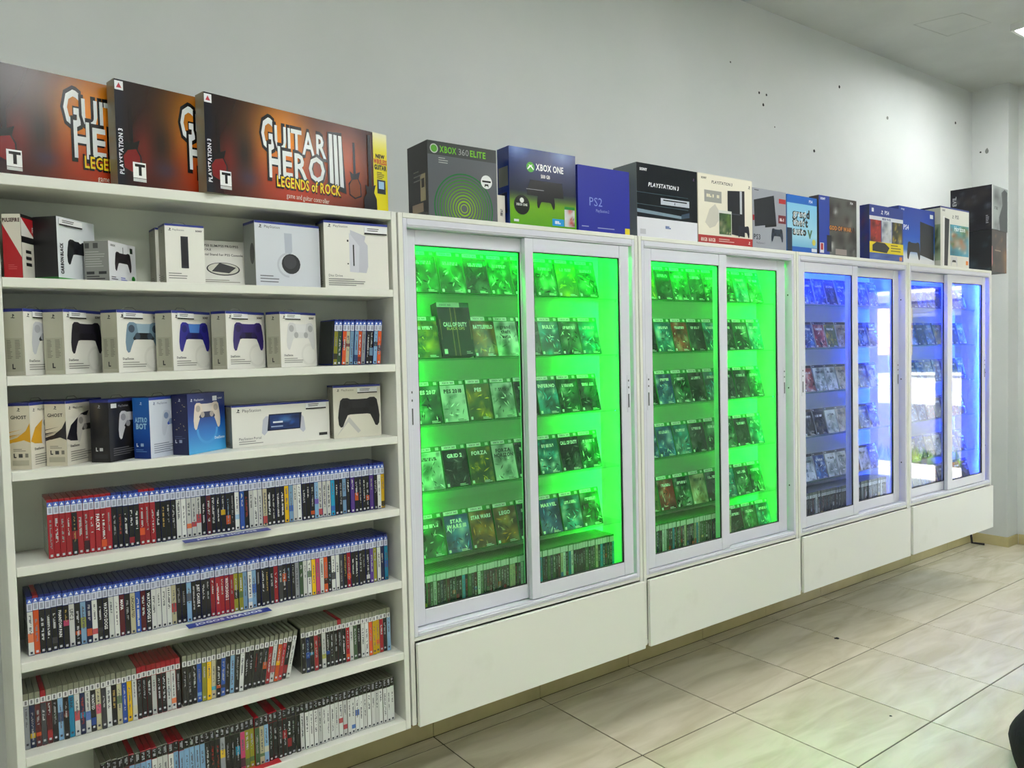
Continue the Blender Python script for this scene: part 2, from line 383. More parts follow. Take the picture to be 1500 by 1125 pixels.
def spine_print(kind, code, w, h, text, seed):
    rd = random.Random(seed); c = np.array(PAL[code[0]], float); cv = Canvas(w, h); lum = c.mean()
    c = np.clip(c*rd.uniform(.8, .97)+rd.uniform(-6, 6), 5, 250)
    if kind == 'b':      # blue cases: bright logo block at the top
        cv.rect(.02, .012, .98, .74, c); cv.rect(.02, .75, .98, .955, (200, 208, 226), False); cv.rect(.02, .88, .98, .955, (70, 100, 190)); cv.poly([(.5, .945), (.8, .895), (.2, .895)], (235, 240, 250))
        lo, hi = .06, .71
        cv.rect(.25, .77, .75, .86, (150, 156, 176))
    elif kind == 'g':    # grey cases: small white block under a clear top
        cv.rect(.02, .012, .98, .775, c); cv.rect(.02, .785, .98, .885, (222, 224, 224), False); cv.rect(.3, .80, .7, .87, (120, 122, 126)); lo, hi = .1, .75
    elif kind == 'x':    # green-lit cases
        cv.rect(.02, .012, .98, .80, c); cv.rect(.02, .81, .98, .955, (205, 212, 205), False); lo, hi = .06, .78
    else:                # older cases: black block above a pale spine
        cv.rect(.02, .012, .98, .79, c); cv.rect(.02, .80, .98, .985, (20, 20, 24), False); cv.marks(.5, .97, .5, (150, 152, 158), .12, seed); lo, hi = .06, .76
    if len(code) > 1:
        a = rd.uniform(.05, .42); b = rd.uniform(.06, .18); cv.rect(.02, a, .98, a+b, np.array(PAL[code[1]])*.75+c*.25)
    g = rd.uniform(120, 205); tc = (g, g+2, g+4) if lum < 125 else (90, 92, 98)
    if text: tc = (232, 234, 236) if lum < 125 else (40, 42, 48)
    if not text and rd.random() < .2 and lum < 60: tc = rd.choice([(170, 144, 80), (140, 50, 44), (110, 140, 160)])
    if text: cv.text(text, .5, hi-rd.uniform(.0, .06), rd.uniform(.5, .62), tc, rd.uniform(.42, .56), 'l', .022, True)
    else: cv.marks(.5, hi-rd.uniform(.0, .12), rd.uniform(.22, .42), tc, rd.uniform(.2, .5), seed)
    cv.rect(.28, lo-.03, .72, lo+.008, (190, 192, 196) if lum < 125 else (60, 62, 70))
    return cv
def case_row(codes, kind, shells, x0, pitch, z, yf, h, depth, where, grp, titles={}, lean=None, seed=0, start=1, sink=None, back=None):
    x = x0; t = pitch-.0007; rd = random.Random(seed+99)
    for i, code in enumerate(codes):
        sh = shells[i] if isinstance(shells, str) and len(shells) > 1 else shells
        a = lean(i) if lean else rd.uniform(-.004, .004)*.0
        dy = rd.uniform(-.003, .003)
        if sink is not None:
            sink.append((x, yf+dy, z, bevel_box(t, depth, h, SHELL[sh], .0011), sh, spine_print(kind, code, t, h, titles.get(i), seed*1000+i))); x += pitch; continue
        o = link('game_case', bevel_box(t, depth, h, SHELL[sh], .0011), None, (x, yf+dy, z+t*math.sin(a)), (0, a, 0))
        txt = titles.get(i)
        nm = CN[code[0]]+(' and '+CN[code[1]] if len(code) > 1 else '')
        tag(o, '%s spined game case, %s from left %s' % (nm, ordinal(i+start), where), 'game case', grp)
        spine_print(kind, code, t, h, txt, seed*1000+i).build('spine_insert', o, 'front', m=GLOSSP)
        if i == 0 and back:      # the back sleeve of the first case shows at the row's end
            cv = Canvas(depth, h); cv.rect(.03, .03, .97, .97, back); cv.lines(.2, .42, .6, 7, .05, np.array(back)*.8+10, .015, 3); cv.rect(.2, .5, .8, .85, np.array(back)*.9)
            cv.build('back_sleeve', o, 'left', t=depth, m=GLOSSP)
        x += pitch/math.cos(a) if a else pitch
    return x
def S(s): return s.split()
P14 = .01392
r1 = S('R R R R KR R RK R R RO R K K K KR K RO R R K K K K W W WO WR WR K M K K KY KO K WS B K W W W CR K K K K Y SB W W K K KO SV WR W W TB K K SK K V KO K K KO V K W YK')
n1 = len(r1); p1 = (1.142-.101)/n1
case_row(r1, 'b', 'r'*11+'b'*5+'r'*3+'b'*(n1-19), .101, p1, ZS['s4'], -.600, .166, .128, 'in the upper game row', 'cases in the upper game row', {8: 'FARCRY'}, seed=1, back=(170, 178, 164))
r2 = S('WO O K K KD K KP W KO SL NO WR KD K W W M K C B M K W W W W CR K K SD K K K K R R R R R LK LG S WS SB K K K K R D KO K K E G W WG Y P W OK K WK W D K RO K K K K KW V L W N TB')
n2 = len(r2); p2 = (1.148-.042)/n2
case_row(r2, 'b', 'b'+'r'+'b'*(n2-2), .042, p2, ZS['s5'], -.597, .166, .128, 'in the second game row', 'cases in the second game row', {7: 'UFC 2', 13: 'WATCH DOGS', 16: 'MAFIA', 18: 'UNCHARTED', 21: 'WATCH DOGS 2', 31: 'JUST CAUSE 4', 37: 'WATCH DOGS 2', 5: 'PHANTOM PAIN'}, seed=2, back=(150, 158, 146))
r3 = S('E NY MO D MR K SN KM T WR NT WB KB CP D W K CG B Y WC K K K W K K WE WO K')
case_row(r3, 'g', 'gggr'+'g'*17+'r'*9, .0225, (.432-.0225)/30, ZS['s6'], -.597, .157, .128, 'in the third game row', 'cases in the third game row', {8: 'BRINK', 12: 'WANTED'}, seed=3)
r3b = S('K K K BS L Y CT KO BK K S K W K K K K KO R WR OY R KR W')
ang = lambda i: R(.5+12.*(i/23)**1.6)
case_row(r3b, 'g', 'g', .437, .01395, ZS['s6']+.0002, -.597, .157, .128, 'in the third game row', 'cases in the third game row', {}, lean=ang, seed=4, start=31)
r3c = S('K NB KT R K WL KB K K K K RO W G K W W O Y YO R K S')
case_row(r3c, 'g', 'g'*9+'r'+'g'*13, .816, (1.150-.816)/23, ZS['s6'], -.597, .157, .128, 'in the third game row', 'cases in the third game row', {}, seed=5, start=55, back=(60, 62, 58))
r4 = S('D D K D M S S S S W W W W S S S S S S K K K EY K K KT PK LG LG G CG SC K K K KR KR K K W W W W W W W W W WR WR W WB WB W W W W W W W W W')
n4 = len(r4); p4 = (1.148-.20)/n4
case_row(r4, 'p', 'kkkkkrkrrrkkrrrkkkkkkkkkkkkkkrkkrrkrk'[:37]+'k'*(n4-37), .20, p4, ZS['s7'], -.615, .160, .128, 'in the lowest game row', 'cases in the lowest game row', seed=6)
r0 = S('LK G OM CM S SN OM E K KS SK ON')
case_row(r0, 'b', 'b', .955, .0148, ZS['s2']+.0006, -.615, .157, .128, 'beside the pale controller box', 'cases beside the controller boxes', lean=lambda i: R(4.5), seed=7, back=(44, 48, 50))

# ================================================================== BOXES
CARD = {}
def cardmat(c):
    n = 'card_%d_%d_%d' % tuple(c)
    return mat(n, c, .45)
def carton(name, x, y, z, w, t, h, rz, col, label, front=None, left=None, right=None, top=None, cat='box', group=None, tilt=0, gloss=False, topcol=None):
    o = empty(name, (x, y, z), R(rz), label, cat, group)
    if tilt: o.rotation_euler = (R(-tilt), 0, R(rz))
    link('carton', bevel_box(w, t, h, cardmat(col), .0012), o)
    m = GLOSSP if gloss else PRINT
    if front:
        cv = Canvas(w, h); front(cv); cv.build('front_print', o, 'front', m=m)
    if left:
        cv = Canvas(t, h); left(cv); cv.build('side_print', o, 'left', t=t, m=m)
    if right:
        cv = Canvas(t, h); right(cv); cv.build('side_print', o, 'right', t=w, m=m)
    if topcol:
        cv = Canvas(w, t); cv.rect(0.01, .01, .99, .99, topcol); cv.build('top_print', o, 'top', h=h, m=m)
    return o
TABM = mat('clear_hang_tab', (150, 155, 140), .3)
def hang_tab(o, w, t, h):
    mb = MB(); cx, cy = w*.45, t*.5
    mb.tube([(cx-.028, cy, h+.0005), (cx-.018, cy, h+.010), (cx+.012, cy, h+.010), (cx+.028, cy, h+.0005)], .0012, 6)
    mb.build('hang_tab', TABM, o)
def price_tag(o, w, h, x=.12, wd=.5, z=.86, hh=.10):
    """white ticket with a black lower edge standing a little off the front"""
    tw, th = wd*w, hh*h
    q = link('price_ticket', bevel_box(tw, .0012, th, mat('ticket_card', (236, 238, 238), .4), .0003), o, (x*w, -.0042, z*h))
    cv = Canvas(tw, th); cv.rect(0, 0, 1, .2, (18, 18, 20)); cv.lines(.12, .72, .74, 2, .26, (40, 40, 44), .1, 4); cv.build('lettering', q, 'front')
CREAM = (222, 221, 210); CREAMS = (206, 204, 188); BLUE = (28, 38, 118)
# ---------------- guitar game boxes on top of the shelf unit
def gh_front(cv):
    def bgc(u, v):
        c = np.array((22, 12, 16), float)
        q = math.exp(-(((u-.40)/.20)**2+((v-.62)/.55)**2)); c = c*(1-q)+np.array((244, 150, 28))*q
        q = .85*math.exp(-(((u-.48)/.30)**2+((v-.12)/.35)**2)); c = c*(1-q)+np.array((190, 50, 26))*q
        q = .8*math.exp(-(((u-.80)/.20)**2+((v-.55)/.5)**2)); c = c*(1-q)+np.array((206, 84, 24))*q
        q = .75*math.exp(-(((u-.09)/.06)**2+((v-.36)/.26)**2)); c = c*(1-q)+np.array((120, 34, 28))*q
        q = .8*math.exp(-(((u-.17)/.05)**2+((v-.45)/.24)**2)); c = c*(1-q)+np.array((34, 28, 26))*q
        q = .5*math.exp(-(((u-.19)/.06)**2+((v-.2)/.1)**2)); c = c*(1-q)+np.array((44, 52, 90))*q
        return c
    cv.grid(.035, 0, .91, 1, 44, 18, bgc); cv.rect(0, 0, .035, 1, (14, 16, 30), False)
    cv.rect(.002, .90, .036, .985, (225, 228, 232)); cv.poly([(.008, .92), (.030, .92), (.019, .97)], (170, 60, 70))
    cv.text('PLAYSTATION 3', .018, .10, .017, (220, 222, 230), .74, 'l', .022, 'up')
    for x, z, c, d in ((.06, .26, (120, 24, 26), 0), (.79, .30, (120, 56, 24), 0)):
        cv.poly([(x-.035, z-.10), (x, z-.14), (x+.040, z-.10), (x+.038, z+.04), (x+.024, z+.10), (x+.034, z+.19), (x+.008, z+.16), (x+.006, z+.52), (x-.008, z+.52), (x-.008, z+.15), (x-.03, z+.18), (x-.022, z+.08), (x-.040, z+.03)], (16, 14, 14))
        cv.poly([(x-.031, z-.09), (x, z-.125), (x+.034, z-.09), (x+.033, z+.03), (x+.018, z+.10), (x-.016, z+.08), (x-.034, z+.02)], c)
    cv.rect(.062, .085, .115, .235, (236, 238, 236)); cv.text('T', .072, .115, .10, (12, 12, 12), None, 'l', .05); cv.rect(.062, .05, .115, .08, (200, 202, 200), False)
    for t, x, z, h, mw in (('G', .268, .55, .33, .07), ('UITAR', .335, .57, .25, .29), ('H', .30, .26, .34, .07), ('ERO', .37, .29, .27, .245)):
        cv.text(t, x-.008, z-.022, h+.045, (12, 10, 10), mw+.016, 'l', .05); cv.text(t, x, z, h, (224, 230, 228), mw, 'l', .022)
    cv.poly([(.625, .26), (.735, .20), (.715, .90), (.63, .88)], (12, 10, 10))
    for k in range(3): cv.poly([(.638+.03*k, .30-.012*k), (.660+.03*k, .29-.012*k), (.657+.028*k, .86), (.638+.028*k, .86)], (214, 220, 220), k == 0)
    cv.text('LEGENDS of ROCK', .335, .155, .135, (14, 10, 8), .37, 'l', .05); cv.text('LEGENDS of ROCK', .34, .168, .112, (240, 206, 40), .36, 'l', .022)
    cv.text('game and guitar controller', .39, .055, .055, (230, 210, 190), .24)
    cv.rect(.91, 0, 1, 1, (226, 214, 22), False); cv.grid(.91, .72, 1, 1, 1, 4, vgrad([(0, (226, 214, 22)), (1, (238, 236, 200))]))
    gx, gz = .885, .15
    cv.poly([(gx-.040, gz-.10), (gx, gz-.14), (gx+.042, gz-.10), (gx+.040, gz+.05), (gx+.024, gz+.12), (gx+.036, gz+.22), (gx+.010, gz+.19), (gx+.008, gz+.80), (gx-.010, gz+.80), (gx-.010, gz+.18), (gx-.032, gz+.20), (gx-.024, gz+.10), (gx-.043, gz+.04)], (22, 22, 30))
    cv.text('NEW', .955, .70, .045, (20, 20, 16), .06, 'c', .05); cv.text('WIRELESS', .955, .63, .055, (190, 50, 30), .085, 'c', .05); cv.text('GUITAR', .955, .56, .055, (20, 20, 16), .08, 'c', .05)
    cv.rect(.93, .27, .985, .44, (30, 34, 50)); cv.rect(.94, .33, .975, .42, (150, 190, 215)); cv.lines(.93, .52, .05, 4, .022, (70, 70, 20), .01)
    return cv
def gh_left(cv): cv.rect(0, 0, 1, 1, (128, 122, 100)); return cv
for (x, y, a, lb) in ((.549, -.666, 11.5, 'long guitar game box with yellow end, frontmost of the three on the shelf top'), (.310, -.646, 11, 'long guitar game box between two alike, middle of the three on the shelf top'), (.004, -.627, 10.5, 'long guitar game box at the left picture edge, leftmost on the shelf top')):
    carton('guitar_game_box', x, y, 2.2873, .690, .052, .298, a, (128, 122, 100), lb, gh_front, gh_left, None, group='guitar game boxes', gloss=True)

# ---------------- first shelf
def mouse_right(cv):
    cv.rect(0, 0, 1, 1, (214, 212, 200)); cv.rect(0, .66, 1, 1, (170, 24, 34)); cv.poly([(0, .66), (.0, .95), (.42, .66)], (224, 222, 214)); cv.rect(.0, .56, 1, .66, (16, 16, 18), False)
    cv.rect(0, .95, .6, 1, (20, 20, 22)); cv.text('PULSE', .35, .75, .08, (225, 220, 220), .6, 'l', .022)
    for k in range(3): cv.rect(.12, .40-.1*k, .3, .45-.1*k, (30, 30, 30), k == 0); cv.lines(.45, .44-.1*k, .4, 2, .03, (110, 110, 105), .012)
    cv.poly([(1, .5), (1, .0), (.7, .0), (.78, .4)], (24, 24, 26)); return cv
def mouse_left(cv):
    cv.rect(0, 0, 1, 1, (210, 208, 194)); cv.poly([(0, 0), (1, 0), (1, .32), (0, .85)], (168, 22, 32)); cv.text('PULSEFIRE', .02, .88, .055, (60, 20, 22), .94, 'l', .05)
    cv.lines(.25, .2, .5, 3, .03, (200, 90, 90), .01); return cv
carton('headset_box', .070, -.631, ZS['s1'], .15, .048, .172, 58, (40, 30, 32), 'red and white gaming accessory box at the left end of the first shelf', mouse_right, mouse_left)
def carbon(cv):
    cv.rect(0, 0, 1, 1, (216, 222, 226)); cv.rect(0, 0, 1, .03, (60, 150, 60)); controller(cv, .60, .46, .72, (24, 27, 32), (30, 33, 38), None, (12, 13, 15)); cv.ell(.6, .66, .045, (225, 230, 232))
    cv.text('CARBON BLACK', .10, .09, .075, (24, 26, 30), .5, 'l', .05, 'up'); return cv
o = carton('controller_box', .153, -.634, ZS['s1'], .148, .073, .173, 44, (24, 24, 26), 'white and black box with a carbon black controller on the first shelf', carbon, lambda c: (c.rect(0, 0, 1, 1, (26, 26, 28)), c.rect(0, 0, 1, .04, (30, 110, 34))))
price_tag(o, .148, .173, .04, .6, .86, .11)
def wired(cv):
    cv.rect(0, 0, 1, 1, (222, 224, 228)); controller(cv, .52, .52, .62, (34, 26, 34), (20, 20, 24), None, (10, 10, 12)); cv.rect(.51, .73, .53, .9, (30, 30, 34))
    cv.text('XBOX', .06, .88, .05, (40, 40, 44), .2, 'l', .022); cv.rect(.78, .78, .88, .92, (20, 20, 22)); cv.ell(.88, .12, .065, (24, 120, 30)); cv.lines(.06, .1, .25, 2, .05, (60, 60, 70), .02)
    cv.lines(.4, .1, .25, 2, .05, (110, 120, 190), .025); return cv
def wired_l(cv):
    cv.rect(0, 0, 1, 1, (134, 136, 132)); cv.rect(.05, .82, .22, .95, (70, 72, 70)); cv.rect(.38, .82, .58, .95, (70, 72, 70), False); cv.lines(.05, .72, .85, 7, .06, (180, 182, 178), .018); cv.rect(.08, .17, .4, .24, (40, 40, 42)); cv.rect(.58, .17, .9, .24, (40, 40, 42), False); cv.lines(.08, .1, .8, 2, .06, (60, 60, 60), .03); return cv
carton('controller_box', .279, -.634, ZS['s1'], .135, .073, .114, 49, (150, 152, 148), 'low white box with a wired controller picture on the first shelf', wired, wired_l)
def remote(cv):
    cv.rect(0, 0, 1, 1, (228, 228, 220)); cv.rect(0, .965, 1, 1, (44, 58, 140)); ps_mark(cv, .12, .88, .05, (40, 42, 48)); cv.text('PlayStation', .19, .89, .03, (50, 52, 58), .3); cv.text('SONY', .78, .89, .028, (40, 42, 48), .18, 'l', .05)
    cv.poly([(.39, .26), (.58, .26), (.58, .80), (.39, .80)], (36, 38, 46)); cv.rect(.42, .30, .55, .77, (24, 25, 30)); cv.lines(.06, .16, .5, 3, .04, (120, 122, 120), .014); return cv
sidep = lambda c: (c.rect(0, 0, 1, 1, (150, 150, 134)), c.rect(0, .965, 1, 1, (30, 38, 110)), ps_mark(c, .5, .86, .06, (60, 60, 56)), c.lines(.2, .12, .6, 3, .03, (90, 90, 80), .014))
o = carton('remote_box', .434, -.622, ZS['s1'], .113, .070, .177, 2, CREAM, 'white box with a black media remote picture on the first shelf', remote, sidep, topcol=BLUE); hang_tab(o, .113, .07, .177)
carton('remote_box', .423, -.546, ZS['s1'], .113, .070, .174, 2, CREAM, 'white box half hidden behind the media remote box', remote, sidep, topcol=BLUE)
def stand(cv):
    cv.rect(0, 0, 1, 1, (228, 228, 220)); cv.text('FOR PS5 SLIM/PS5 PRO/PS5', .06, .86, .05, (50, 50, 44), .85, 'l', .022); cv.text('CONSOLE', .06, .77, .045, (50, 50, 44), .3, 'l', .022); cv.text('Vertical Stand for PS5 Console', .06, .66, .05, (40, 40, 36), .86, 'l', .022)
    cv.ell(.52, .36, .31, (40, 42, 44), .42, 28); cv.ell(.52, .365, .285, (206, 206, 192), .40, 28); cv.poly([(.30, .30), (.62, .27), (.76, .40), (.46, .50)], (22, 23, 25)); cv.lines(.15, .1, .7, 2, .04, (130, 128, 116), .014); return cv
carton('stand_box', .540, -.538, ZS['s1']+.0065, .170, .022, .150, 0, CREAM, 'thin cream box with an oval console stand picture leaning back on the first shelf', stand, None, tilt=14)
def headset(cv):
    cv.rect(0, 0, 1, 1, (206, 212, 220)); cv.rect(0, .965, 1, 1, (44, 58, 140)); ps_mark(cv, .08, .89, .055, (40, 42, 48)); cv.text('PlayStation', .14, .90, .04, (50, 52, 58), .24)
    cv.poly([(.45, .46), (.44, .84), (.56, .84), (.56, .56), (.5, .44), (.44, .34), (.40, .30)], (176, 184, 198)); cv.arc(.50, .34, .165, .03, (186, 192, 202), 90, 270); cv.ell(.535, .36, .145, (44, 46, 50)); cv.ell(.52, .39, .10, (62, 64, 68)); cv.lines(.06, .15, .3, 3, .045, (110, 114, 124), .016); return cv
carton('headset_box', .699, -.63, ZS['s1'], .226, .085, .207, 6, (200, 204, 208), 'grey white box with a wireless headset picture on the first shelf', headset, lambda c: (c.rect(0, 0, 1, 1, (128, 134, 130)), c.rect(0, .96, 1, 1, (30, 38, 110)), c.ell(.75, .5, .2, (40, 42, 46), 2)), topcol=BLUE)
def drive(cv):
    cv.rect(0, 0, 1, 1, (228, 228, 220)); cv.rect(0, .965, 1, 1, (44, 58, 140)); ps_mark(cv, .08, .90, .05, (40, 42, 48)); cv.text('PlayStation', .14, .91, .035, (50, 52, 58), .24)
    cv.poly([(.38, .25), (.64, .24), (.67, .34), (.67, .66), (.62, .72), (.64, .80), (.40, .88)], (190, 192, 204)); cv.poly([(.38, .25), (.52, .24), (.54, .64), (.38, .84)], (204, 206, 216)); cv.rect(.435, .34, .455, .66, (26, 28, 34))
    cv.rect(.345, .70, .37, .73, (20, 20, 24)); cv.rect(.345, .36, .365, .38, (20, 20, 24), False); cv.text('Disc Drive', .05, .17, .035, (60, 62, 66), .4); cv.lines(.05, .13, .6, 4, .03, (130, 130, 130), .012); return cv
o = carton('disc_drive_box', .931, -.63, ZS['s1'], .233, .075, .226, -2, CREAM, 'white box with a pale disc drive picture at the right end of the first shelf', drive, sidep, topcol=BLUE); price_tag(o, .233, .226, .62, .36, .83, .11)
# ---------------- controller boxes on the second shelf
def pad_box(body, inner, pad, dk, mark='PlayStation', bgc=(228, 228, 220)):
    def fn(cv):
        cv.rect(0, 0, 1, 1, bgc); cv.rect(0, .955, 1, 1, (44, 56, 140)); cv.arc(.78, .22, .2, .05, tuple(np.array(bgc)-8)); ps_mark(cv, .10, .87, .06, (36, 38, 44)); cv.text('SONY', .80, .88, .035, (50, 52, 50), .15, 'l', .05)
        controller(cv, .56, .56, .80, body, inner, pad, dk); cv.text('DualSense', .08, .20, .035, (80, 80, 84), .3, 'l', .022); cv.lines(.08, .15, .55, 3, .035, (140, 140, 134), .013)
        return cv
    return fn
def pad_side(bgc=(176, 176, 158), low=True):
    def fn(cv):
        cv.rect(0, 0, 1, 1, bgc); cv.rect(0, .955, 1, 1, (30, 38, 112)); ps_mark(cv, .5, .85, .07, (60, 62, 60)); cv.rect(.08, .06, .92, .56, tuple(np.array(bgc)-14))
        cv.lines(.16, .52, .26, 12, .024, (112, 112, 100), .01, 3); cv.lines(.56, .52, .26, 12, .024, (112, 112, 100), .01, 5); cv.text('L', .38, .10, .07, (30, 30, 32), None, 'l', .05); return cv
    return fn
specs = [(.065, 47, (196, 200, 206), (30, 31, 36), (206, 210, 216), (170, 174, 182), 'white controller picture at the left end'),
         (.159, 47, (34, 31, 42), (28, 26, 34), (38, 35, 46), (22, 20, 28), 'black controller picture'),
         (.293, 33.5, (112, 140, 160), (30, 32, 38), (150, 176, 194), (60, 74, 88), 'steel blue controller picture'),
         (.441, 36, (44, 40, 140), (30, 28, 92), (74, 128, 206), (28, 30, 110), 'bright blue controller picture'),
         (.598, 29, (48, 34, 104), (28, 24, 54), (54, 40, 112), (38, 28, 84), 'dark purple controller picture'),
         (.769, 26, (208, 210, 208), (214, 216, 214), (222, 224, 222), (170, 172, 172), 'pale grey controller picture')]
for i, (x, a, b, inn, pd, dk, d) in enumerate(specs):
    o = carton('controller_box', x, -.634, ZS['s2'], .168, .061, .181, a, CREAM, 'white controller box with a %s on the second shelf' % d, pad_box(b, inn, pd, dk), pad_side(), group='controller boxes on the second shelf', topcol=BLUE)
    hang_tab(o, .168, .061, .181); price_tag(o, .168, .181, .12+.06*(i == 0), .42, .86, .10)
# ---------------- third shelf
def ghost(col):
    def fr(cv):
        cv.rect(0, 0, 1, 1, (222, 218, 204)); cv.rect(0, .955, 1, 1, (44, 56, 140)); ps_mark(cv, .10, .86, .05, (36, 38, 44)); cv.text('PlayStation', .2, .87, .035, (50, 52, 50), .3)
        cv.poly([(0, .42), (.12, .62), (.4, .78), (.62, .82), (.5, .66), (.3, .5), (.34, .36), (.1, .38)], col); controller(cv, .62, .55, .70, (205, 200, 192), (60, 56, 52), (214, 210, 204), (150, 146, 140)); cv.text('DualSense', .08, .28, .035, (60, 60, 60), .4, 'l', .022); cv.lines(.08, .2, .6, 5, .035, (130, 128, 120), .012); return cv
    def sd(cv):
        cv.rect(0, 0, 1, 1, (206, 200, 180)); cv.rect(0, .955, 1, 1, (30, 38, 112)); ps_mark(cv, .5, .87, .055, (60, 62, 60)); cv.text('GHOST', .5, .76, .05, (30, 30, 30), .82, 'c', .022)
        rd = random.Random(5)
        cv.poly([(0, .44), (.4, .48), (.8, .58), (1, .70), (1, .40), (.7, .44), (.3, .41), (0, .40)], col)
        for k in range(7): z = rd.uniform(.38, .56); cv.poly([(0, z), (rd.uniform(.3, .8), z+rd.uniform(.02, .06)), (0, z+.012)], col, k == 0)
        cv.lines(.2, .3, .6, 2, .025, (130, 128, 112), .01); cv.text('L', .2, .18, .06, (26, 26, 28), None, 'l', .05); cv.rect(.44, .18, .62, .235, (60, 60, 58)); cv.rect(.74, .18, .88, .24, (120, 118, 106), False); cv.rect(.14, .06, .9, .14, (176, 172, 152), False); return cv
    return fr, sd
fr, sd = ghost((206, 154, 28)); o = carton('controller_box', .069, -.627, ZS['s3'], .168, .061, .182, 52, CREAM, 'cream controller box with a gold brush stroke on the third shelf', fr, sd, topcol=BLUE); hang_tab(o, .168, .061, .182)
fr, sd = ghost((30, 29, 38)); o = carton('controller_box', .155, -.623, ZS['s3'], .168, .061, .182, 50, CREAM, 'cream controller box with a black brush stroke on the third shelf', fr, sd, topcol=BLUE); hang_tab(o, .168, .061, .182)
def blk_f(cv):
    cv.grid(0, 0, 1, 1, 6, 6, blobs((24, 24, 28), [(52, 46, 40), (14, 14, 16)], 3)); cv.rect(0, .955, 1, 1, (44, 56, 140)); cv.rect(.06, .86, .2, .93, (226, 228, 232)); cv.text('PlayStation', .24, .87, .035, (190, 192, 196), .3); controller(cv, .60, .57, .74, (206, 206, 208), (26, 26, 30), (214, 214, 216), (150, 150, 156)); cv.lines(.08, .2, .6, 4, .035, (110, 110, 112), .012); return cv
def blk_s(cv):
    cv.grid(0, 0, 1, 1, 5, 8, blobs((18, 18, 22), [(96, 80, 60), (20, 20, 24), (60, 52, 44)], 8, 5)); cv.rect(0, .955, 1, 1, (30, 38, 112)); ps_mark(cv, .5, .86, .055, (150, 152, 156)); cv.text('L', .25, .18, .055, (220, 222, 224), None, 'l', .05); cv.rect(.46, .18, .64, .23, (190, 192, 194)); cv.rect(.15, .06, .9, .13, (40, 40, 44), False); return cv
o = carton('controller_box', .260, -.636, ZS['s3'], .165, .061, .180, 42, (26, 26, 30), 'black controller box with a white controller on the third shelf', blk_f, blk_s, topcol=BLUE); hang_tab(o, .165, .061, .18)
def ast_f(cv):
    cv.rect(0, 0, 1, 1, (204, 212, 226)); cv.rect(0, .955, 1, 1, (44, 66, 160)); ps_mark(cv, .12, .87, .05, (50, 70, 120)); cv.text('PlayStation', .2, .88, .035, (50, 70, 120), .3); controller(cv, .66, .56, .72, (190, 198, 214), (40, 80, 190), (214, 220, 232), (120, 140, 180)); cv.lines(.08, .22, .6, 5, .035, (110, 120, 140), .012); return cv
def ast_s(cv):
    cv.grid(0, 0, 1, 1, 2, 8, vgrad([(0, (16, 44, 120)), (.5, (24, 84, 170)), (1, (30, 96, 176))])); ps_mark(cv, .5, .88, .05, (190, 214, 236)); cv.text('ASTRO', .5, .60, .075, (150, 200, 232), .74, 'c', .05); cv.text('BOT', .5, .49, .085, (160, 206, 234), .66, 'c', .05); cv.text('L', .16, .2, .05, (220, 230, 240), None, 'l', .05); cv.rect(.42, .2, .6, .25, (150, 180, 216)); cv.lines(.12, .14, .7, 2, .03, (90, 130, 190), .012); return cv
o = carton('controller_box', .367, -.639, ZS['s3'], .160, .059, .180, 37, (30, 84, 164), 'controller box with a plain bright blue side on the third shelf', ast_f, ast_s, topcol=BLUE); hang_tab(o, .16, .059, .18)
def blu_f(cv):
    cv.grid(0, 0, 1, 1, 3, 10, vgrad([(0, (70, 170, 224)), (.35, (30, 112, 196)), (.7, (20, 44, 120)), (1, (18, 34, 96))])); cv.arc(.5, .40, .26, .05, (60, 150, 215), 180, 360); ps_mark(cv, .10, .87, .05, (235, 238, 242)); cv.text('PlayStation', .17, .88, .035, (235, 238, 242), .26); cv.rect(.66, .86, .78, .94, (225, 230, 236)); cv.text('SONY', .8, .88, .03, (235, 238, 242), .14)
    controller(cv, .5, .62, .72, (214, 202, 190), (30, 38, 74), (206, 200, 196), (170, 160, 152)); cv.text('DualSense', .68, .2, .045, (220, 236, 246), .28, 'l', .022); return cv
def blu_s(cv):
    cv.grid(0, 0, 1, 1, 3, 8, vgrad([(0, (18, 24, 66)), (1, (20, 24, 70))])); ps_mark(cv, .5, .88, .05, (190, 196, 210)); cv.text('L', .16, .2, .05, (220, 226, 236), None, 'l', .05); cv.rect(.42, .2, .6, .25, (150, 160, 190)); cv.lines(.15, .3, .7, 2, .03, (70, 80, 120), .012)
    rd = random.Random(4); cv.l += 1
    for k in range(14): a, b = rd.uniform(.1, .9), rd.uniform(.36, .9); cv.rect(a, b, a+.03, b+.012, (206, 190, 140), False)
    return cv
o = carton('controller_box', .474, -.637, ZS['s3'], .170, .058, .184, 36, (22, 30, 84), 'deep blue controller box with a white controller on the third shelf', blu_f, blu_s, topcol=(24, 32, 96)); hang_tab(o, .17, .058, .184)
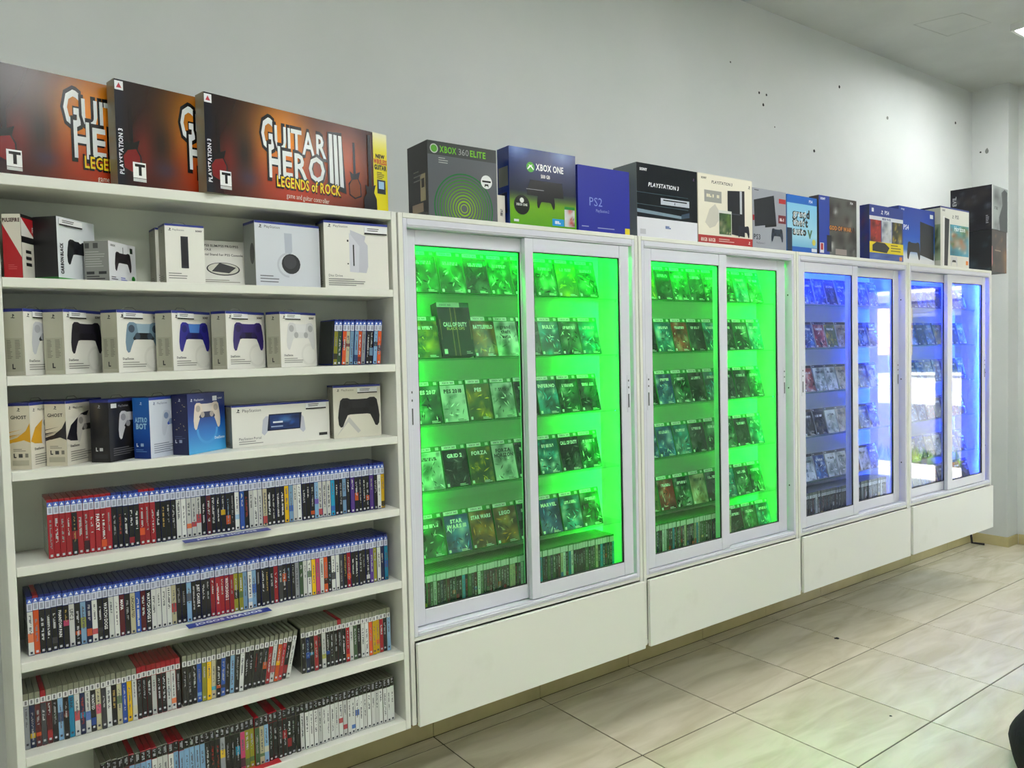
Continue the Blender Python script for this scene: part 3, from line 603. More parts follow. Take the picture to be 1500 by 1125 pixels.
def portal(cv):
    cv.rect(0, 0, 1, 1, (228, 228, 220)); cv.rect(0, .96, 1, 1, (44, 56, 140)); ps_mark(cv, .06, .82, .09, (36, 38, 44)); cv.text('PlayStation', .10, .83, .07, (50, 52, 50), .19)
    for sx in (0, 1):
        q = [(.285, .30), (.30, .62), (.33, .70), (.37, .70), (.37, .42), (.335, .30), (.31, .24)]
        cv.poly([(x if not sx else 1.02-x, z) for x, z in q], (186, 190, 202), sx == 0)
    cv.poly([(.34, .34), (.68, .34), (.70, .74), (.36, .74)], (18, 28, 56)); cv.grid(.37, .37, .67, .71, 8, 5, blobs((20, 50, 110), [(40, 110, 200), (16, 30, 70), (120, 170, 220)], 6, 6)); cv.rect(.40, .52, .50, .56, (220, 226, 236)); cv.rect(.38, .42, .50, .45, (150, 170, 200), False)
    cv.text('PlayStation Portal', .06, .17, .06, (70, 72, 76), .22); cv.lines(.06, .12, .25, 2, .05, (140, 140, 136), .018); cv.rect(.88, .12, .97, .19, (30, 30, 32)); return cv
o = carton('handheld_box', .624, -.567, ZS['s3'], .345, .056, .137, 5, CREAM, 'long white box with a handheld player picture on the third shelf', portal, sidep, topcol=BLUE); price_tag(o, .345, .137, .74, .22, .80, .16)
def edge(cv):
    cv.rect(0, 0, 1, 1, (218, 216, 200)); cv.rect(0, .96, 1, 1, (44, 56, 140)); ps_mark(cv, .1, .88, .05, (70, 64, 50)); cv.text('PlayStation', .17, .89, .04, (120, 112, 86), .26); cv.poly([(.05, .04), (.3, .3), (.5, .08), (.56, .12), (.32, .4)], (190, 190, 184))
    controller(cv, .53, .48, .88, (24, 23, 27), (18, 18, 22), (30, 29, 33), (14, 14, 16)); return cv
o = carton('controller_box', .976, -.556, ZS['s3'], .175, .062, .186, -5, CREAM, 'white controller box with a large black controller at the right end of the third shelf', edge, sidep, topcol=BLUE); hang_tab(o, .175, .062, .186); price_tag(o, .175, .186, .5, .42, .84, .10)

# ================================================================== DISPLAY CABINETS
GREEN_LED = mat('green_led', (30, 255, 60), .4, emit=(.0, 1.0, .035), estr=LED_GREEN)
BLUE_LED = mat('blue_led', (60, 90, 255), .4, emit=(.012, .048, 1.0), estr=LED_BLUE)
STRIPB = mat('led_tape', (225, 228, 225), .5)
ZSH = [2.012, 1.762, 1.510, 1.255, .995]
def sliding_door(cab, x0, x1, gl0, gl1, y0, lockside, gm):
    """stiles and rails around one pane; y0 is the front of the frame, 24 mm deep"""
    d = link('sliding_door', None, cab); y1 = y0+.024; z0, z1, g0, g1 = .777, 2.236, .835, 2.182
    part('stile', d, x0, gl0, y0, y1, z0, z1, ALU); part('stile', d, gl1, x1, y0, y1, z0, z1, ALU)
    part('rail', d, gl0+.0002, gl1-.0002, y0+.001, y1-.001, z0, g0, ALU); part('rail', d, gl0+.0002, gl1-.0002, y0+.001, y1-.001, g1, z1, ALU)
    part('glass_pane', d, gl0-.003, gl1+.003, y0+.011, y0+.015, g0-.003, g1+.003, gm, 0)
    mb = MB(); s = .004
    mb.box(gl0, gl0+s, y0+.004, y0+.0105, g0, g1); mb.box(gl1-s, gl1, y0+.004, y0+.0105, g0, g1); mb.box(gl0+s, gl1-s, y0+.004, y0+.0105, g0, g0+s); mb.box(gl0+s, gl1-s, y0+.004, y0+.0105, g1-s, g1)
    mb.build('seal', ALUD, d)
    lx = x0+.006 if lockside < 0 else x1-.026
    lk = part('lock_plate', d, lx, lx+.018, y0-.0022, y0-.0002, 1.505, 1.67, ALU, .0008)
    mb = MB(); mb.box(lx+.006, lx+.012, y0-.004, y0-.0021, 1.525, 1.585)
    mb.box(lx+.0065, lx+.0115, y0-.004, y0-.0021, 1.61, 1.618); mb.box(lx+.0065, lx+.0115, y0-.004, y0-.0021, 1.64, 1.648)
    mb.build('latch_slot', mat('latch_grey', (84, 88, 92), .4), d)
def cabinet(i, lab, front_left, dx, led):
    x0, x1 = 1.2*i+.003, 1.2*(i+1)-.003
    c = empty('display_cabinet', (0, 0, 0), 0, lab, 'cabinet', 'glass display cabinets')
    part('side_panel', c, x0, x0+.018, YF, -.015, .432, 2.287, MELA); part('side_panel', c, x1-.018, x1, YF, -.015, .432, 2.287, MELA)
    part('top_panel', c, x0+.0185, x1-.0185, YF, -.015, 2.269, 2.287, MELA); part('bottom_panel', c, x0+.0185, x1-.0185, YF+.003, -.015, .737, .752, MELA)
    part('base_panel', c, x0+.0185, x1-.0185, YF+.02, -.015, .432, .447, MELA)
    part('back_panel', c, x0+.0185, x1-.0185, -.405, -.393, .7525, 2.2685, MELB, 0)
    part('flap_panel', c, x0+.020, x1-.006, YF-.017, YF-.0005, .427, .733, FLAP)
    part('inner_floor', c, x0+.0185, x1-.0185, -.575, -.4055, .770, .785, MELA)
    fx0, fx1 = x0+.0188, x1-.0188; yo = YF+.001
    f = link('track_frame', None, c)
    part('frame_profile', f, fx0, fx0+.016, yo, yo+.062, .7525, 2.2685, ALU); part('frame_profile', f, fx1-.016, fx1, yo, yo+.062, .7525, 2.2685, ALU)
    part('frame_profile', f, fx0+.0163, fx1-.0163, yo, yo+.062, 2.238, 2.2685, ALU); part('frame_profile', f, fx0+.0163, fx1-.0163, yo, yo+.062, .7525, .774, ALU)
    part('track_rib', f, fx0+.0163, fx1-.0163, yo-.004, yo-.0002, 2.245, 2.249, ALU, .0005)
    part('track_rib', f, fx0+.0163, fx1-.0163, yo-.004, yo-.0002, .762, .766, ALU, .0005)
    for z in (1.02, 1.55, 2.05):
        mb = MB(); mb.box(fx1-.0172, fx1-.0161, yo+.024, yo+.030, z, z+.008); mb.box(fx0+.0161, fx0+.0172, yo+.024, yo+.030, z, z+.008); mb.build('frame_screw', HOLE, f)
    yfr, ybk = yo+.003, yo+.032
    (a0, a1, b0, b1), (c0, c1, e0, e1) = dx
    sliding_door(c, a0, a1, b0, b1, yfr if front_left else ybk, -1, GLASS if led == 'g' else GLASSB)
    sliding_door(c, c0, c1, e0, e1, ybk if front_left else yfr, 1, GLASS if led == 'g' else GLASSB)
    for z in ZSH: part('glass_shelf', c, x0+.022, x1-.022, -.546, -.408, z-.006, z, SGLASS, 0)
    for z in ZSH:   # little shelf pegs
        mb = MB()
        for px in (x0+.0186, x1-.0306): mb.box(px, px+.012, -.535, -.523, z-.013, z-.0062)
        mb.build('shelf_peg', STEEL, c)
    L = GREEN_LED if led == 'g' else BLUE_LED
    for sx in (0, 1):       # LED tape on the rear of both jambs, shining into the cabinet
        st = link('led_strip', None, c); xa = x0+.021 if not sx else x1-.029
        part('tape', st, xa, xa+.008, -.5825, -.5805, .80, 2.235, STRIPB, 0)
        mb = MB(); z = .815
        while z < 2.225:
            mb.box(xa+.0015, xa+.0065, -.5804, -.5797, z, z+.004)
            z += .0245 if sx else (.06 if led == 'g' else .13)
        q = mb.build('led_diodes', L, st); q['kind'] = 'stuff'
    st = link('led_strip', None, c)
    part('tape', st, x0+.06, x1-.06, -.559, -.551, 2.2665, 2.2685, STRIPB, 0)
    mb = MB(); x = x0+.07
    while x < x1-.07: mb.box(x, x+.004, -.5575, -.5525, 2.2656, 2.2664); x += .0245
    q = mb.build('led_diodes', L, st); q['kind'] = 'stuff'
    return c
LABS = ['green lit glass cabinet right beside the open shelf', 'second green lit glass cabinet between the first green and blue ones', 'first blue lit glass cabinet beside the green ones', 'far blue lit glass cabinet nearest the column']
cabinet(1, LABS[0], False, ((1.240, 1.812, 1.287, 1.766), (1.768, 2.345, 1.810, 2.288)), 'g')
cabinet(2, LABS[1], True, ((2.440, 3.020, 2.487, 2.962), (2.975, 3.545, 3.022, 3.476)), 'g')
cabinet(3, LABS[2], True, ((3.640, 4.219, 3.683, 4.162), (4.170, 4.745, 4.216, 4.680)), 'b')
cabinet(4, LABS[3], False, ((4.840, 5.404, 4.905, 5.356), (5.333, 5.906, 5.402, 5.860)), 'b')

# ---- cases standing face-out on the glass shelves
ART = {'g': ((20, 60, 40), [(40, 140, 70), (10, 30, 20), (190, 220, 190)]), 'k': ((22, 26, 28), [(60, 66, 70), (10, 10, 12), (120, 120, 120)]), 'w': ((206, 214, 208), [(120, 140, 130), (230, 232, 230), (60, 80, 70)]),
       'y': ((70, 90, 40), [(220, 180, 40), (120, 120, 40), (40, 60, 30)]), 'b': ((30, 60, 120), [(90, 150, 210), (20, 30, 70), (200, 220, 235)]), 'o': ((90, 60, 30), [(220, 140, 50), (60, 40, 26), (200, 170, 120)]),
       'r': ((110, 26, 30), [(190, 50, 40), (50, 16, 20), (220, 190, 170)]), 't': ((24, 84, 90), [(60, 180, 190), (20, 50, 60), (200, 230, 225)]), 'c': ((190, 180, 150), [(150, 120, 80), (220, 210, 190), (90, 80, 60)])}
AN = {'g': 'green', 'k': 'black', 'w': 'white', 'y': 'yellow', 'b': 'blue', 'o': 'orange', 'r': 'red', 't': 'teal', 'c': 'cream'}
TIER = ['top', 'second', 'third', 'fourth', 'fifth']
CABN = {1: 'of the nearest green cabinet', 2: 'of the second green cabinet', 3: 'of the first blue cabinet', 4: 'of the far blue cabinet'}
def cover(o, k, seed, w, h, kind, title):
    cv = Canvas(w, h); b, p = ART[k]
    if kind == 'x':
        cv.rect(0, .885, 1, 1, (40, 140, 50)); cv.rect(.03, .90, .62, .985, (226, 230, 226)); cv.text('XBOX 360', .12, .92, .045, (90, 96, 92), .45, 'l', .022); cv.rect(.8, .905, .93, .975, (190, 220, 190), False); top = .88
    else:
        cv.rect(0, .90, 1, 1, (34, 36, 42) if kind == 'p' else (40, 70, 170)); cv.text('PS3' if kind == 'p' else 'PS4', .05, .925, .045, (220, 224, 230), .4, 'l', .022); top = .895
    cv.grid(.015, .015, .985, top, 14, 18, blobs(b, p, seed, 11))
    rd = random.Random(seed*7+1); cv.l += 1
    for q in range(14):     # thin streaks of the cover picture
        x, z = rd.uniform(.12, .88), rd.uniform(.08, .62); a = rd.uniform(0, 6.28); l = rd.uniform(.05, .16); c = np.clip(np.array(rd.choice(p), float)*rd.uniform(.8, 1.25), 0, 255)
        cl = lambda X, Z: (min(.97, max(.03, X)), min(.86, max(.03, Z)))
        cv.poly([cl(x+l*math.cos(a), z+l*.7*math.sin(a)), cl(x+.025*math.cos(a+1.57), z+.02*math.sin(a+1.57)), cl(x-l*math.cos(a), z-l*.7*math.sin(a)), cl(x-.02*math.cos(a+1.57), z-.015*math.sin(a+1.57))], c, q % 5 == 0)
    tc = (236, 238, 234) if k not in 'wc' else (40, 44, 44)
    if title:
        ln = title.split('|')
        for j, s in enumerate(ln): cv.text(s, .5, .70-.12*j, .085, tc, .84, 'c', .05)
    else: cv.marks(.2, .68, .08, tc, .6, seed, False)
    cv.rect(.05, .03, .14, .10, (220, 222, 220)); cv.lines(.55, .06, .35, 2, .03, tc, .012)
    cv.build('cover_print', o, 'front', m=GLOSSP)
def face_case(ci, ri, n, k, title, x, kind, z, lean=14, y=-.545, rz=0, w=.117, h=.168, t=.0125, lb=None, name='displayed_game'):
    a = R(lean)
    o = link(name, bevel_box(w, t, h, SHELL['x' if kind == 'x' else ('w' if kind == 'p' else 'b')], .0012), None, (x, y, z+t*math.sin(a)+.0003), (-a, 0, R(rz)))
    tag(o, lb or '%s covered game case, %s on the %s shelf %s' % (AN[k], ordinal(n), TIER[ri], CABN[ci]), 'displayed game', 'face-out cases in the cabinets')
    cover(o, k, ci*1000+ri*100+n, w, h, kind, title)
    return o
GRID = {1: [[('g', ''), ('g', ''), ('k', ''), ('g', ''), ('g', ''), ('g', ''), ('y', ''), ('g', ''), ('t', '')],
            [('y', ''), None, ('o', 'BATTLEFIELD'), ('w', 'grand|theft|auto'), ('k', ''), ('t', 'BULLY'), ('g', ''), ('t', '')],
            [('g', 'PES 2017'), ('w', 'PES 2018'), ('y', 'PES'), ('w', ''), ('k', ''), ('t', 'INFERNO'), ('g', ''), ('k', ''), ('t', '')],
            [('w', ''), ('k', 'GRID 2'), ('y', 'FORZA'), ('w', 'FORZA|HORIZON'), ('k', ''), ('t', ''), ('k', 'CALL OF DUTY'), ('g', ''), ('t', '')],
            [('g', ''), ('b', 'STAR|WARS III'), ('o', 'STAR WARS'), ('o', 'LEGO'), ('k', ''), ('b', 'MARVEL'), ('t', ''), ('g', ''), ('t', '')]],
        2: [[('y', ''), ('k', ''), ('g', ''), ('k', ''), ('g', ''), ('g', ''), ('t', ''), ('g', ''), None],
            [('k', ''), ('t', ''), ('r', ''), ('k', ''), ('t', ''), ('k', ''), ('g', ''), ('t', ''), ('g', '')],
            [('k', 'FC24'), ('b', ''), ('g', ''), ('k', ''), ('t', ''), ('k', ''), ('k', ''), ('g', ''), ('g', '')],
            [('b', 'LEGO'), ('b', ''), ('t', ''), ('k', ''), ('g', ''), ('g', ''), ('k', ''), ('t', ''), ('g', '')],
            [('y', ''), ('r', ''), ('g', ''), ('c', ''), ('k', ''), ('t', ''), ('g', ''), ('g', ''), ('g', '')]],
        3: [[('r', ''), ('b', ''), ('b', ''), ('k', ''), ('b', ''), ('b', ''), ('b', ''), ('b', ''), None],
            [('w', ''), ('b', ''), ('r', ''), ('y', ''), ('c', ''), ('b', ''), ('b', ''), ('k', ''), ('b', '')],
            [('r', ''), ('r', ''), ('w', ''), ('w', ''), ('c', ''), ('b', ''), ('b', ''), ('w', ''), ('w', '')],
            [('k', ''), ('k', ''), ('k', ''), ('w', ''), ('c', ''), ('o', ''), ('b', ''), ('b', ''), ('b', '')],
            [('r', ''), ('w', ''), ('b', ''), ('w', ''), ('w', ''), ('r', ''), ('w', ''), ('b', ''), ('b', '')]],
        4: [[('b', ''), ('k', ''), ('b', ''), ('b', ''), ('k', ''), ('b', ''), ('k', ''), ('b', ''), None],
            [('k', ''), ('b', ''), ('k', ''), ('b', ''), ('y', ''), ('y', ''), ('k', ''), ('b', ''), None],
            [('b', ''), ('k', ''), ('b', ''), ('k', ''), ('b', ''), ('b', ''), ('k', ''), ('b', ''), None],
            [('k', ''), ('b', ''), ('b', ''), ('r', ''), ('k', ''), ('b', ''), ('r', ''), ('k', ''), None],
            [('b', ''), ('k', ''), ('b', ''), ('k', ''), ('w', ''), ('b', ''), ('b', ''), ('k', ''), None]]}
for ci, rows in GRID.items():
    x0 = 1.2*ci; kd = 'x' if ci < 3 else ('p' if ci == 3 else 'b')
    rd = random.Random(ci)
    for ri, row in enumerate(rows):
        for n, it in enumerate(row[:8]):
            if it is None: continue
            ww, hh = (.114, .168) if ci < 3 else (.111, .155)
            off = .031-.004*(n-2) if (ci, ri) == (1, 1) and n > 1 else 0
            ww -= .0008 if off else 0
            face_case(ci, ri, n+1, it[0], it[1], x0+.119+off+n*.118+rd.uniform(-.001, .001), kd, ZSH[ri], 14+rd.uniform(-1, 1), -.541, 0, ww, hh)
# the large black collector's case in the nearest cabinet
bx = carton('collector_box', 1.436, -.5445, ZSH[1]+.0105, .148, .045, .215, 0, (20, 24, 24), 'large black collector game box on the second glass shelf of the nearest green cabinet',
    lambda c: (c.rect(0, 0, 1, 1, (24, 26, 30)), c.rect(0, .91, 1, 1, (206, 210, 206)), c.text('XBOX 360', .08, .935, .035, (110, 116, 110), .4, 'l', .022), c.rect(.70, .91, 1, 1, (40, 110, 80), False),
               [c.poly([(x, 0), (x+.012, 0), (x+.012, .90), (x, .90)], (150, 124, 70), x == .38) for x in (.38, .40, .52, .54)], [c.poly(q, (150, 124, 70), False) for q in ([(.03, .3), (.045, .3), (.045, .68), (.03, .68)], [(.955, .3), (.97, .3), (.97, .68), (.955, .68)])],
               c.text('CALL OF DUTY', .5, .55, .075, (232, 234, 236), .74, 'c', .05), c.text('BLACK OPS', .5, .485, .05, (200, 190, 120), .56, 'c', .022), c.rect(.06, .04, .16, .13, (220, 222, 220)), c.lines(.74, .07, .2, 2, .03, (200, 200, 200), .012)),
    lambda c: (c.rect(0, 0, 1, 1, (16, 22, 20)), c.rect(.3, .42, .7, .58, (90, 190, 100))), cat='box', tilt=12)
# ---- spine-out rows on the cabinet floors
rc = random.Random(12); SINK = []
def random_codes(n, w): return [rc.choice(w)+(rc.choice(['', '', '', rc.choice('KWGOBRY')])) for _ in range(n)]
def fixdup(cs): return [c if len(c) == 1 or c[0] != c[1] else c[0] for c in cs]
case_row(fixdup(random_codes(72, 'KKKKKKDWGNMKCKT')), 'x', 'x', 1.262, .0143, .785, -.572, .166, .128, 'on the floor of the nearest green cabinet', 'spine-out cases in the nearest cabinet', seed=21, sink=SINK)
case_row(fixdup(random_codes(46, 'KKKKDGNKCKTW')), 'x', 'x', 2.462, .0143, .785, -.572, .166, .128, 'on the floor of the second green cabinet', 'spine-out cases in the second cabinet', seed=22, sink=SINK)
case_row(fixdup(random_codes(70, 'KKKKDNEKMDKW')), 'g', 'k', 3.662, .0143, .785, -.572, .157, .128, 'on the floor of the first blue cabinet', 'spine-out cases in the third cabinet', seed=23, sink=SINK)
def join_sink():
    V = []; Fs = []; C = []; MI = []; ms = [GLOSSP, SHELL['x'], SHELL['k']]; mi = {'x': 1, 'k': 2}
    for x, y, z, me, sh, cv in SINK:
        b = len(V); V += [(v.co.x+x, v.co.y+y, v.co.z+z) for v in me.vertices]
        for p in me.polygons: Fs.append(tuple(b+i for i in p.vertices)); C += [(.5, .5, .5)]*len(p.vertices); MI.append(mi[sh])
        b = len(V); V += [(a+x, -.0003-Canvas.EPS*l+y, c+z) for a, c, l in cv.V]; C += cv.C
        for f in cv.Fc: Fs.append(tuple(b+i for i in f)); MI.append(0)
    me = bpy.data.meshes.new('game_cases'); me.from_pydata(V, [], Fs)
    at = me.color_attributes.new('Col', 'FLOAT_COLOR', 'CORNER'); c = np.ones((len(C), 4), np.float32); c[:, :3] = np.array(C); at.data.foreach_set('color', c.ravel())
    for m in ms: me.materials.append(m)
    me.polygons.foreach_set('material_index', MI); me.update()
    tag(link('game_cases', me), 'rows of spine-out game cases on the floors of the lit cabinets', 'game case', kind='stuff')
join_sink()
for n, k in enumerate('kgt'):
    face_case(2, 4, n+1, k, '', 3.135+n*.118, 'x', .785, 14, -.568, 0, .114, .168, .0125, '%s covered game case, %s on the floor of the second green cabinet' % (AN[k], ordinal(n+1)))
for n, k in enumerate('bkbrkbrk'):
    face_case(4, 4, n+11, k, '', 4.92+n*.118, 'b', .785, 14, -.568, 0, .111, .155, .0125, '%s covered game case, %s leaning on the floor of the far blue cabinet' % (AN[k], ordinal(n+1)))

# ================================================================== CONSOLE BOXES ON THE CABINETS
ZT = 2.2873
def x360(cv):
    cv.rect(0, 0, 1, 1, (92, 96, 102)); cv.rect(0, .82, 1, 1, (66, 70, 70)); cv.ell(.09, .90, .045, (90, 160, 60)); cv.arc(.09, .90, .05, .012, (190, 196, 190))
    cv.text('XBOX', .17, .86, .085, (110, 190, 50), .24, 'l', .022); cv.text('360', .43, .86, .085, (150, 154, 154), .16); cv.text('ELITE', .60, .86, .085, (120, 196, 50), .24, 'l', .022); cv.lines(.15, .78, .14, 3, .03, (170, 174, 174), .01)
    for k in range(11):
        r = .05+k*.037; q = k/10; cv.arc(.5, .14, r, .010+.008*math.sin(k*1.7)**2, tuple(np.array((150, 196, 30))*(1-q)+np.array((40, 110, 60))*q), -math.degrees(math.asin(min(1, .135*cv.h/((r+.012)*cv.w)))), 180+math.degrees(math.asin(min(1, .135*cv.h/((r+.012)*cv.w)))), 1.0, 34, k == 0)
    cv.ell(.84, .54, .085, (232, 236, 236)); cv.rect(.775, .535, .905, .56, (20, 20, 22)); controller(cv, .84, .49, .06, (20, 20, 22)); return cv
def x360_l(cv):
    cv.rect(0, 0, 1, 1, (34, 34, 34)); cv.rect(.62, .22, .88, .58, (150, 140, 112)); cv.rect(.2, .08, .75, .20, (150, 130, 112), False); cv.rect(.68, .40, .82, .52, (60, 56, 50)); cv.lines(.3, .62, .4, 3, .06, (110, 112, 108), .018); cv.ell(.9, .04, .05, (110, 112, 108)); return cv
carton('console_box', 1.340, -.630, ZT, .305, .152, .276, -.5, (52, 54, 56), 'dark grey console box with green rings, first on the cabinet tops', x360, x360_l, gloss=True, group='console boxes on the cabinets')
carton('small_box', 1.662, -.61, ZT, .038, .06, .112, 0, (222, 218, 208), 'small narrow white box between the first two console boxes', lambda c: c.marks(.5, .55, .3, (50, 50, 54), .3, 4), lambda c: c.rect(0, 0, 1, 1, (200, 196, 186)))
def xone(cv):
    cv.grid(0, 0, 1, 1, 10, 20, lambda u, v: vgrad([(0, (90, 160, 20)), (.28, (110, 170, 20)), (.36, (70, 90, 50)), (.45, (24, 34, 54)), (.7, (20, 36, 84)), (1, (30, 56, 120))])(u, v)+np.array(90*math.exp(-((u-.12)**2+(v-1)**2)/.02)+70*math.exp(-((u-.8)**2+(v-.98)**2)/.02)))
    cv.ell(.31, .765, .06, (70, 160, 50)); cv.poly([(.27, .73), (.31, .77), (.35, .73), (.36, .74), (.325, .785), (.345, .80), (.31, .79), (.275, .80), (.295, .785), (.26, .74)], (230, 240, 230)); cv.text('XBOX ONE', .39, .735, .085, (236, 240, 244), .42, 'l', .022); cv.text('500 GB', .46, .64, .045, (225, 230, 236), .14, 'l', .022)
    cv.poly([(.25, .46), (.80, .46), (.78, .60), (.30, .60)], (18, 20, 24)); cv.rect(.25, .40, .80, .46, (12, 14, 18), False); cv.rect(.24, .475, .5, .48, (180, 184, 190)); controller(cv, .53, .34, .27, (14, 15, 18)); cv.ell(.17, .26, .115, (18, 26, 16)); cv.text('XBOX ONE', .17, .25, .03, (230, 234, 230), .16, 'c', .022); cv.ell(.17, .32, .03, (230, 234, 230))
    cv.rect(.62, .03, .80, .12, (40, 150, 210)); cv.marks(.66, .055, .04, (220, 235, 245), .1, 3, False); cv.grid(.81, .03, .97, .30, 8, 10, blobs((200, 206, 206), [(40, 50, 70), (190, 60, 50), (230, 232, 230)], 2, 6)); cv.rect(.81, .26, .97, .30, (40, 130, 50)); cv.rect(.05, .04, .12, .07, (225, 230, 226)); return cv
carton('console_box', 1.709, -.629, ZT, .340, .081, .306, -1, (26, 44, 110), 'navy and grass green console box with a black console picture', xone, lambda c: (c.rect(0, 0, 1, 1, (26, 50, 124)), c.rect(.1, .5, .9, .75, (110, 116, 110)), c.rect(.15, .15, .8, .42, (20, 30, 66), False)), gloss=True, group='console boxes on the cabinets')
def ps2(cv):
    cv.rect(0, 0, 1, 1, (20, 34, 150)); cv.text('PS2', .20, .40, .13, (130, 150, 216), .46, 'l', 0); cv.text('PlayStation.2', .33, .31, .045, (150, 166, 220), .26); cv.lines(.06, .07, .2, 1, .03, (150, 160, 200), .015); cv.lines(.36, .06, .5, 1, .03, (150, 160, 200), .015); return cv
o = carton('console_box', 2.064, -.631, ZT, .300, .10, .277, -.5, (20, 32, 140), 'plain royal blue console box on the cabinet tops', ps2, None, group='console boxes on the cabinets')
mb = MB(); mb.box(.270, .2985, -.0006, -.0001, .001, .028); mb.build('yellow_corner_sticker', mat('yellow_sticker', (222, 206, 30), .5), o)
def ps3(cv):
    cv.rect(0, 0, 1, 1, (222, 224, 232)); cv.rect(0, .27, 1, 1, (16, 22, 30)); cv.text('SONY', .05, .90, .035, (220, 224, 228), .12, 'l', .05); cv.text('PLAYSTATION 3', .18, .695, .055, (226, 230, 234), .68, 'l', .022, slant=.2); ps_mark(cv, .94, .86, .04, (120, 90, 130))
    cv.poly([(.0, .60), (.84, .60), (.84, .607), (.0, .607)], (70, 90, 100)); cv.rect(.38, .47, .86, .56, (186, 192, 204)); cv.rect(.42, .525, .82, .542, (16, 18, 24)); ps_mark(cv, .61, .485, .03, (30, 32, 40)); cv.poly([(0, .33), (.72, .30), (.72, .34), (0, .38)], (120, 140, 156)); cv.poly([(.72, .30), (.86, .33), (.86, .40), (.72, .36)], (60, 76, 92)); cv.poly([(0, .44), (.84, .43), (.84, .437), (0, .447)], (70, 90, 100), False)
    cv.marks(.45, .14, .04, (90, 110, 160), .1, 3, False); cv.rect(.04, .04, .13, .11, (190, 192, 200)); return cv
carton('console_box', 2.414, -.630, ZT, .402, .149, .331, -.5, (126, 134, 134), 'large black and white console box with a silver disc slot', ps3, lambda c: (c.rect(0, 0, 1, 1, (120, 130, 130)), c.rect(.3, .05, .4, .09, (30, 30, 34))), gloss=True, group='console boxes on the cabinets')
def ps3w(cv):
    cv.rect(0, 0, 1, 1, (226, 222, 204)); cv.rect(0, 0, 1, .12, (168, 46, 46)); cv.text('SONY', .06, .925, .028, (60, 60, 56), .1, 'l', .05); cv.text('PLAYSTATION 3', .24, .875, .042, (50, 50, 50), .60, 'l', .022, slant=.2); ps_mark(cv, .94, .87, .05, (60, 60, 60))
    cv.rect(.11, .60, .42, .77, (150, 152, 146)); cv.marks(.15, .67, .045, (225, 220, 190), .22, 3, False); cv.poly([(.12, .3), (.2, .5), (.3, .58), (.36, .5), (.4, .4), (.3, .26), (.2, .22)], (196, 194, 182))
    cv.poly([(.53, .17), (.85, .14), (.85, .83), (.53, .80)], (24, 26, 34)); cv.poly([(.76, .48), (.80, .48), (.80, .82), (.76, .82)], (190, 194, 200)); cv.rect(.53, .46, .76, .475, (70, 76, 86), False); controller(cv, .83, .22, .22, (30, 34, 46)); cv.rect(.36, .14, .60, .50, (210, 212, 206)); cv.grid(.37, .15, .59, .46, 9, 12, blobs((50, 80, 46), [(120, 150, 60), (30, 50, 40), (200, 190, 150)], 9, 7))
    cv.text('80GB 160GB', .04, .03, .05, (236, 220, 210), .26, 'l', .022); cv.lines(.36, .07, .3, 2, .03, (220, 190, 180), .012); ps_mark(cv, .93, .03, .05, (236, 220, 210)); return cv
carton('console_box', 2.829, -.628, ZT, .408, .10, .334, -1, (206, 202, 186), 'cream console box with a red bottom band and upright black console', ps3w, None, group='console boxes on the cabinets')
def ps3s(cv):
    cv.rect(0, 0, 1, 1, (150, 154, 164)); cv.poly([(.06, .36), (.70, .44), (.63, .92), (.04, .80)], (26, 30, 38)); cv.poly([(.36, .36), (.70, .40), (.70, .44), (.36, .42)], (14, 16, 20)); cv.rect(.78, .80, .99, .88, (176, 40, 44)); cv.rect(.76, .46, .99, .60, (110, 24, 34), False); cv.marks(.8, .50, .05, (225, 210, 210), .14, 3, False); cv.rect(0, .46, .05, .55, (150, 30, 36), False)
    cv.text('PS3', .02, .15, .085, (40, 44, 52), .36, 'l', .022); cv.text('PlayStation 3', .1, .08, .03, (70, 74, 80), .3); controller(cv, .72, .25, .36, (36, 48, 66), None, None, (20, 28, 40)); cv.lines(.05, .96, .2, 1, .02, (60, 62, 70), .014); return cv
carton('console_box', 3.251, -.627, ZT, .288, .10, .308, 0, (140, 144, 152), 'grey console box with a slanted black slim console picture', ps3s, None, group='console boxes on the cabinets')
def gta(cv):
    cv.grid(0, 0, 1, 1, 4, 10, vgrad([(0, (90, 160, 200)), (.3, (160, 210, 230)), (1, (120, 190, 228))])); cv.rect(0, .86, 1, 1, (24, 100, 190)); cv.rect(0, 0, 1, .10, (24, 90, 180), False); cv.rect(.0, .0, .16, .42, (26, 44, 66))
    for j, s in enumerate(('grand', 'theft', 'auto')): cv.text(s, .18, .62-.155*j, .14, (16, 20, 24), .6, 'l', .05); cv.text(s, .20, .632-.155*j, .115, (240, 244, 244), .55, 'l', 0)
    cv.text('V', .68, .27, .14, (70, 110, 80), None, 'l', .05); cv.text('PS4', .72, .90, .05, (235, 240, 244), .22, 'l', .022); cv.rect(.8, .03, .98, .09, (220, 226, 230)); cv.ell(.88, .2, .06, (200, 196, 90)); return cv
carton('console_box', 3.552, -.624, ZT, .280, .10, .306, 0, (40, 110, 190), 'sky blue console box with large white outlined lettering', gta, None, group='console boxes on the cabinets')
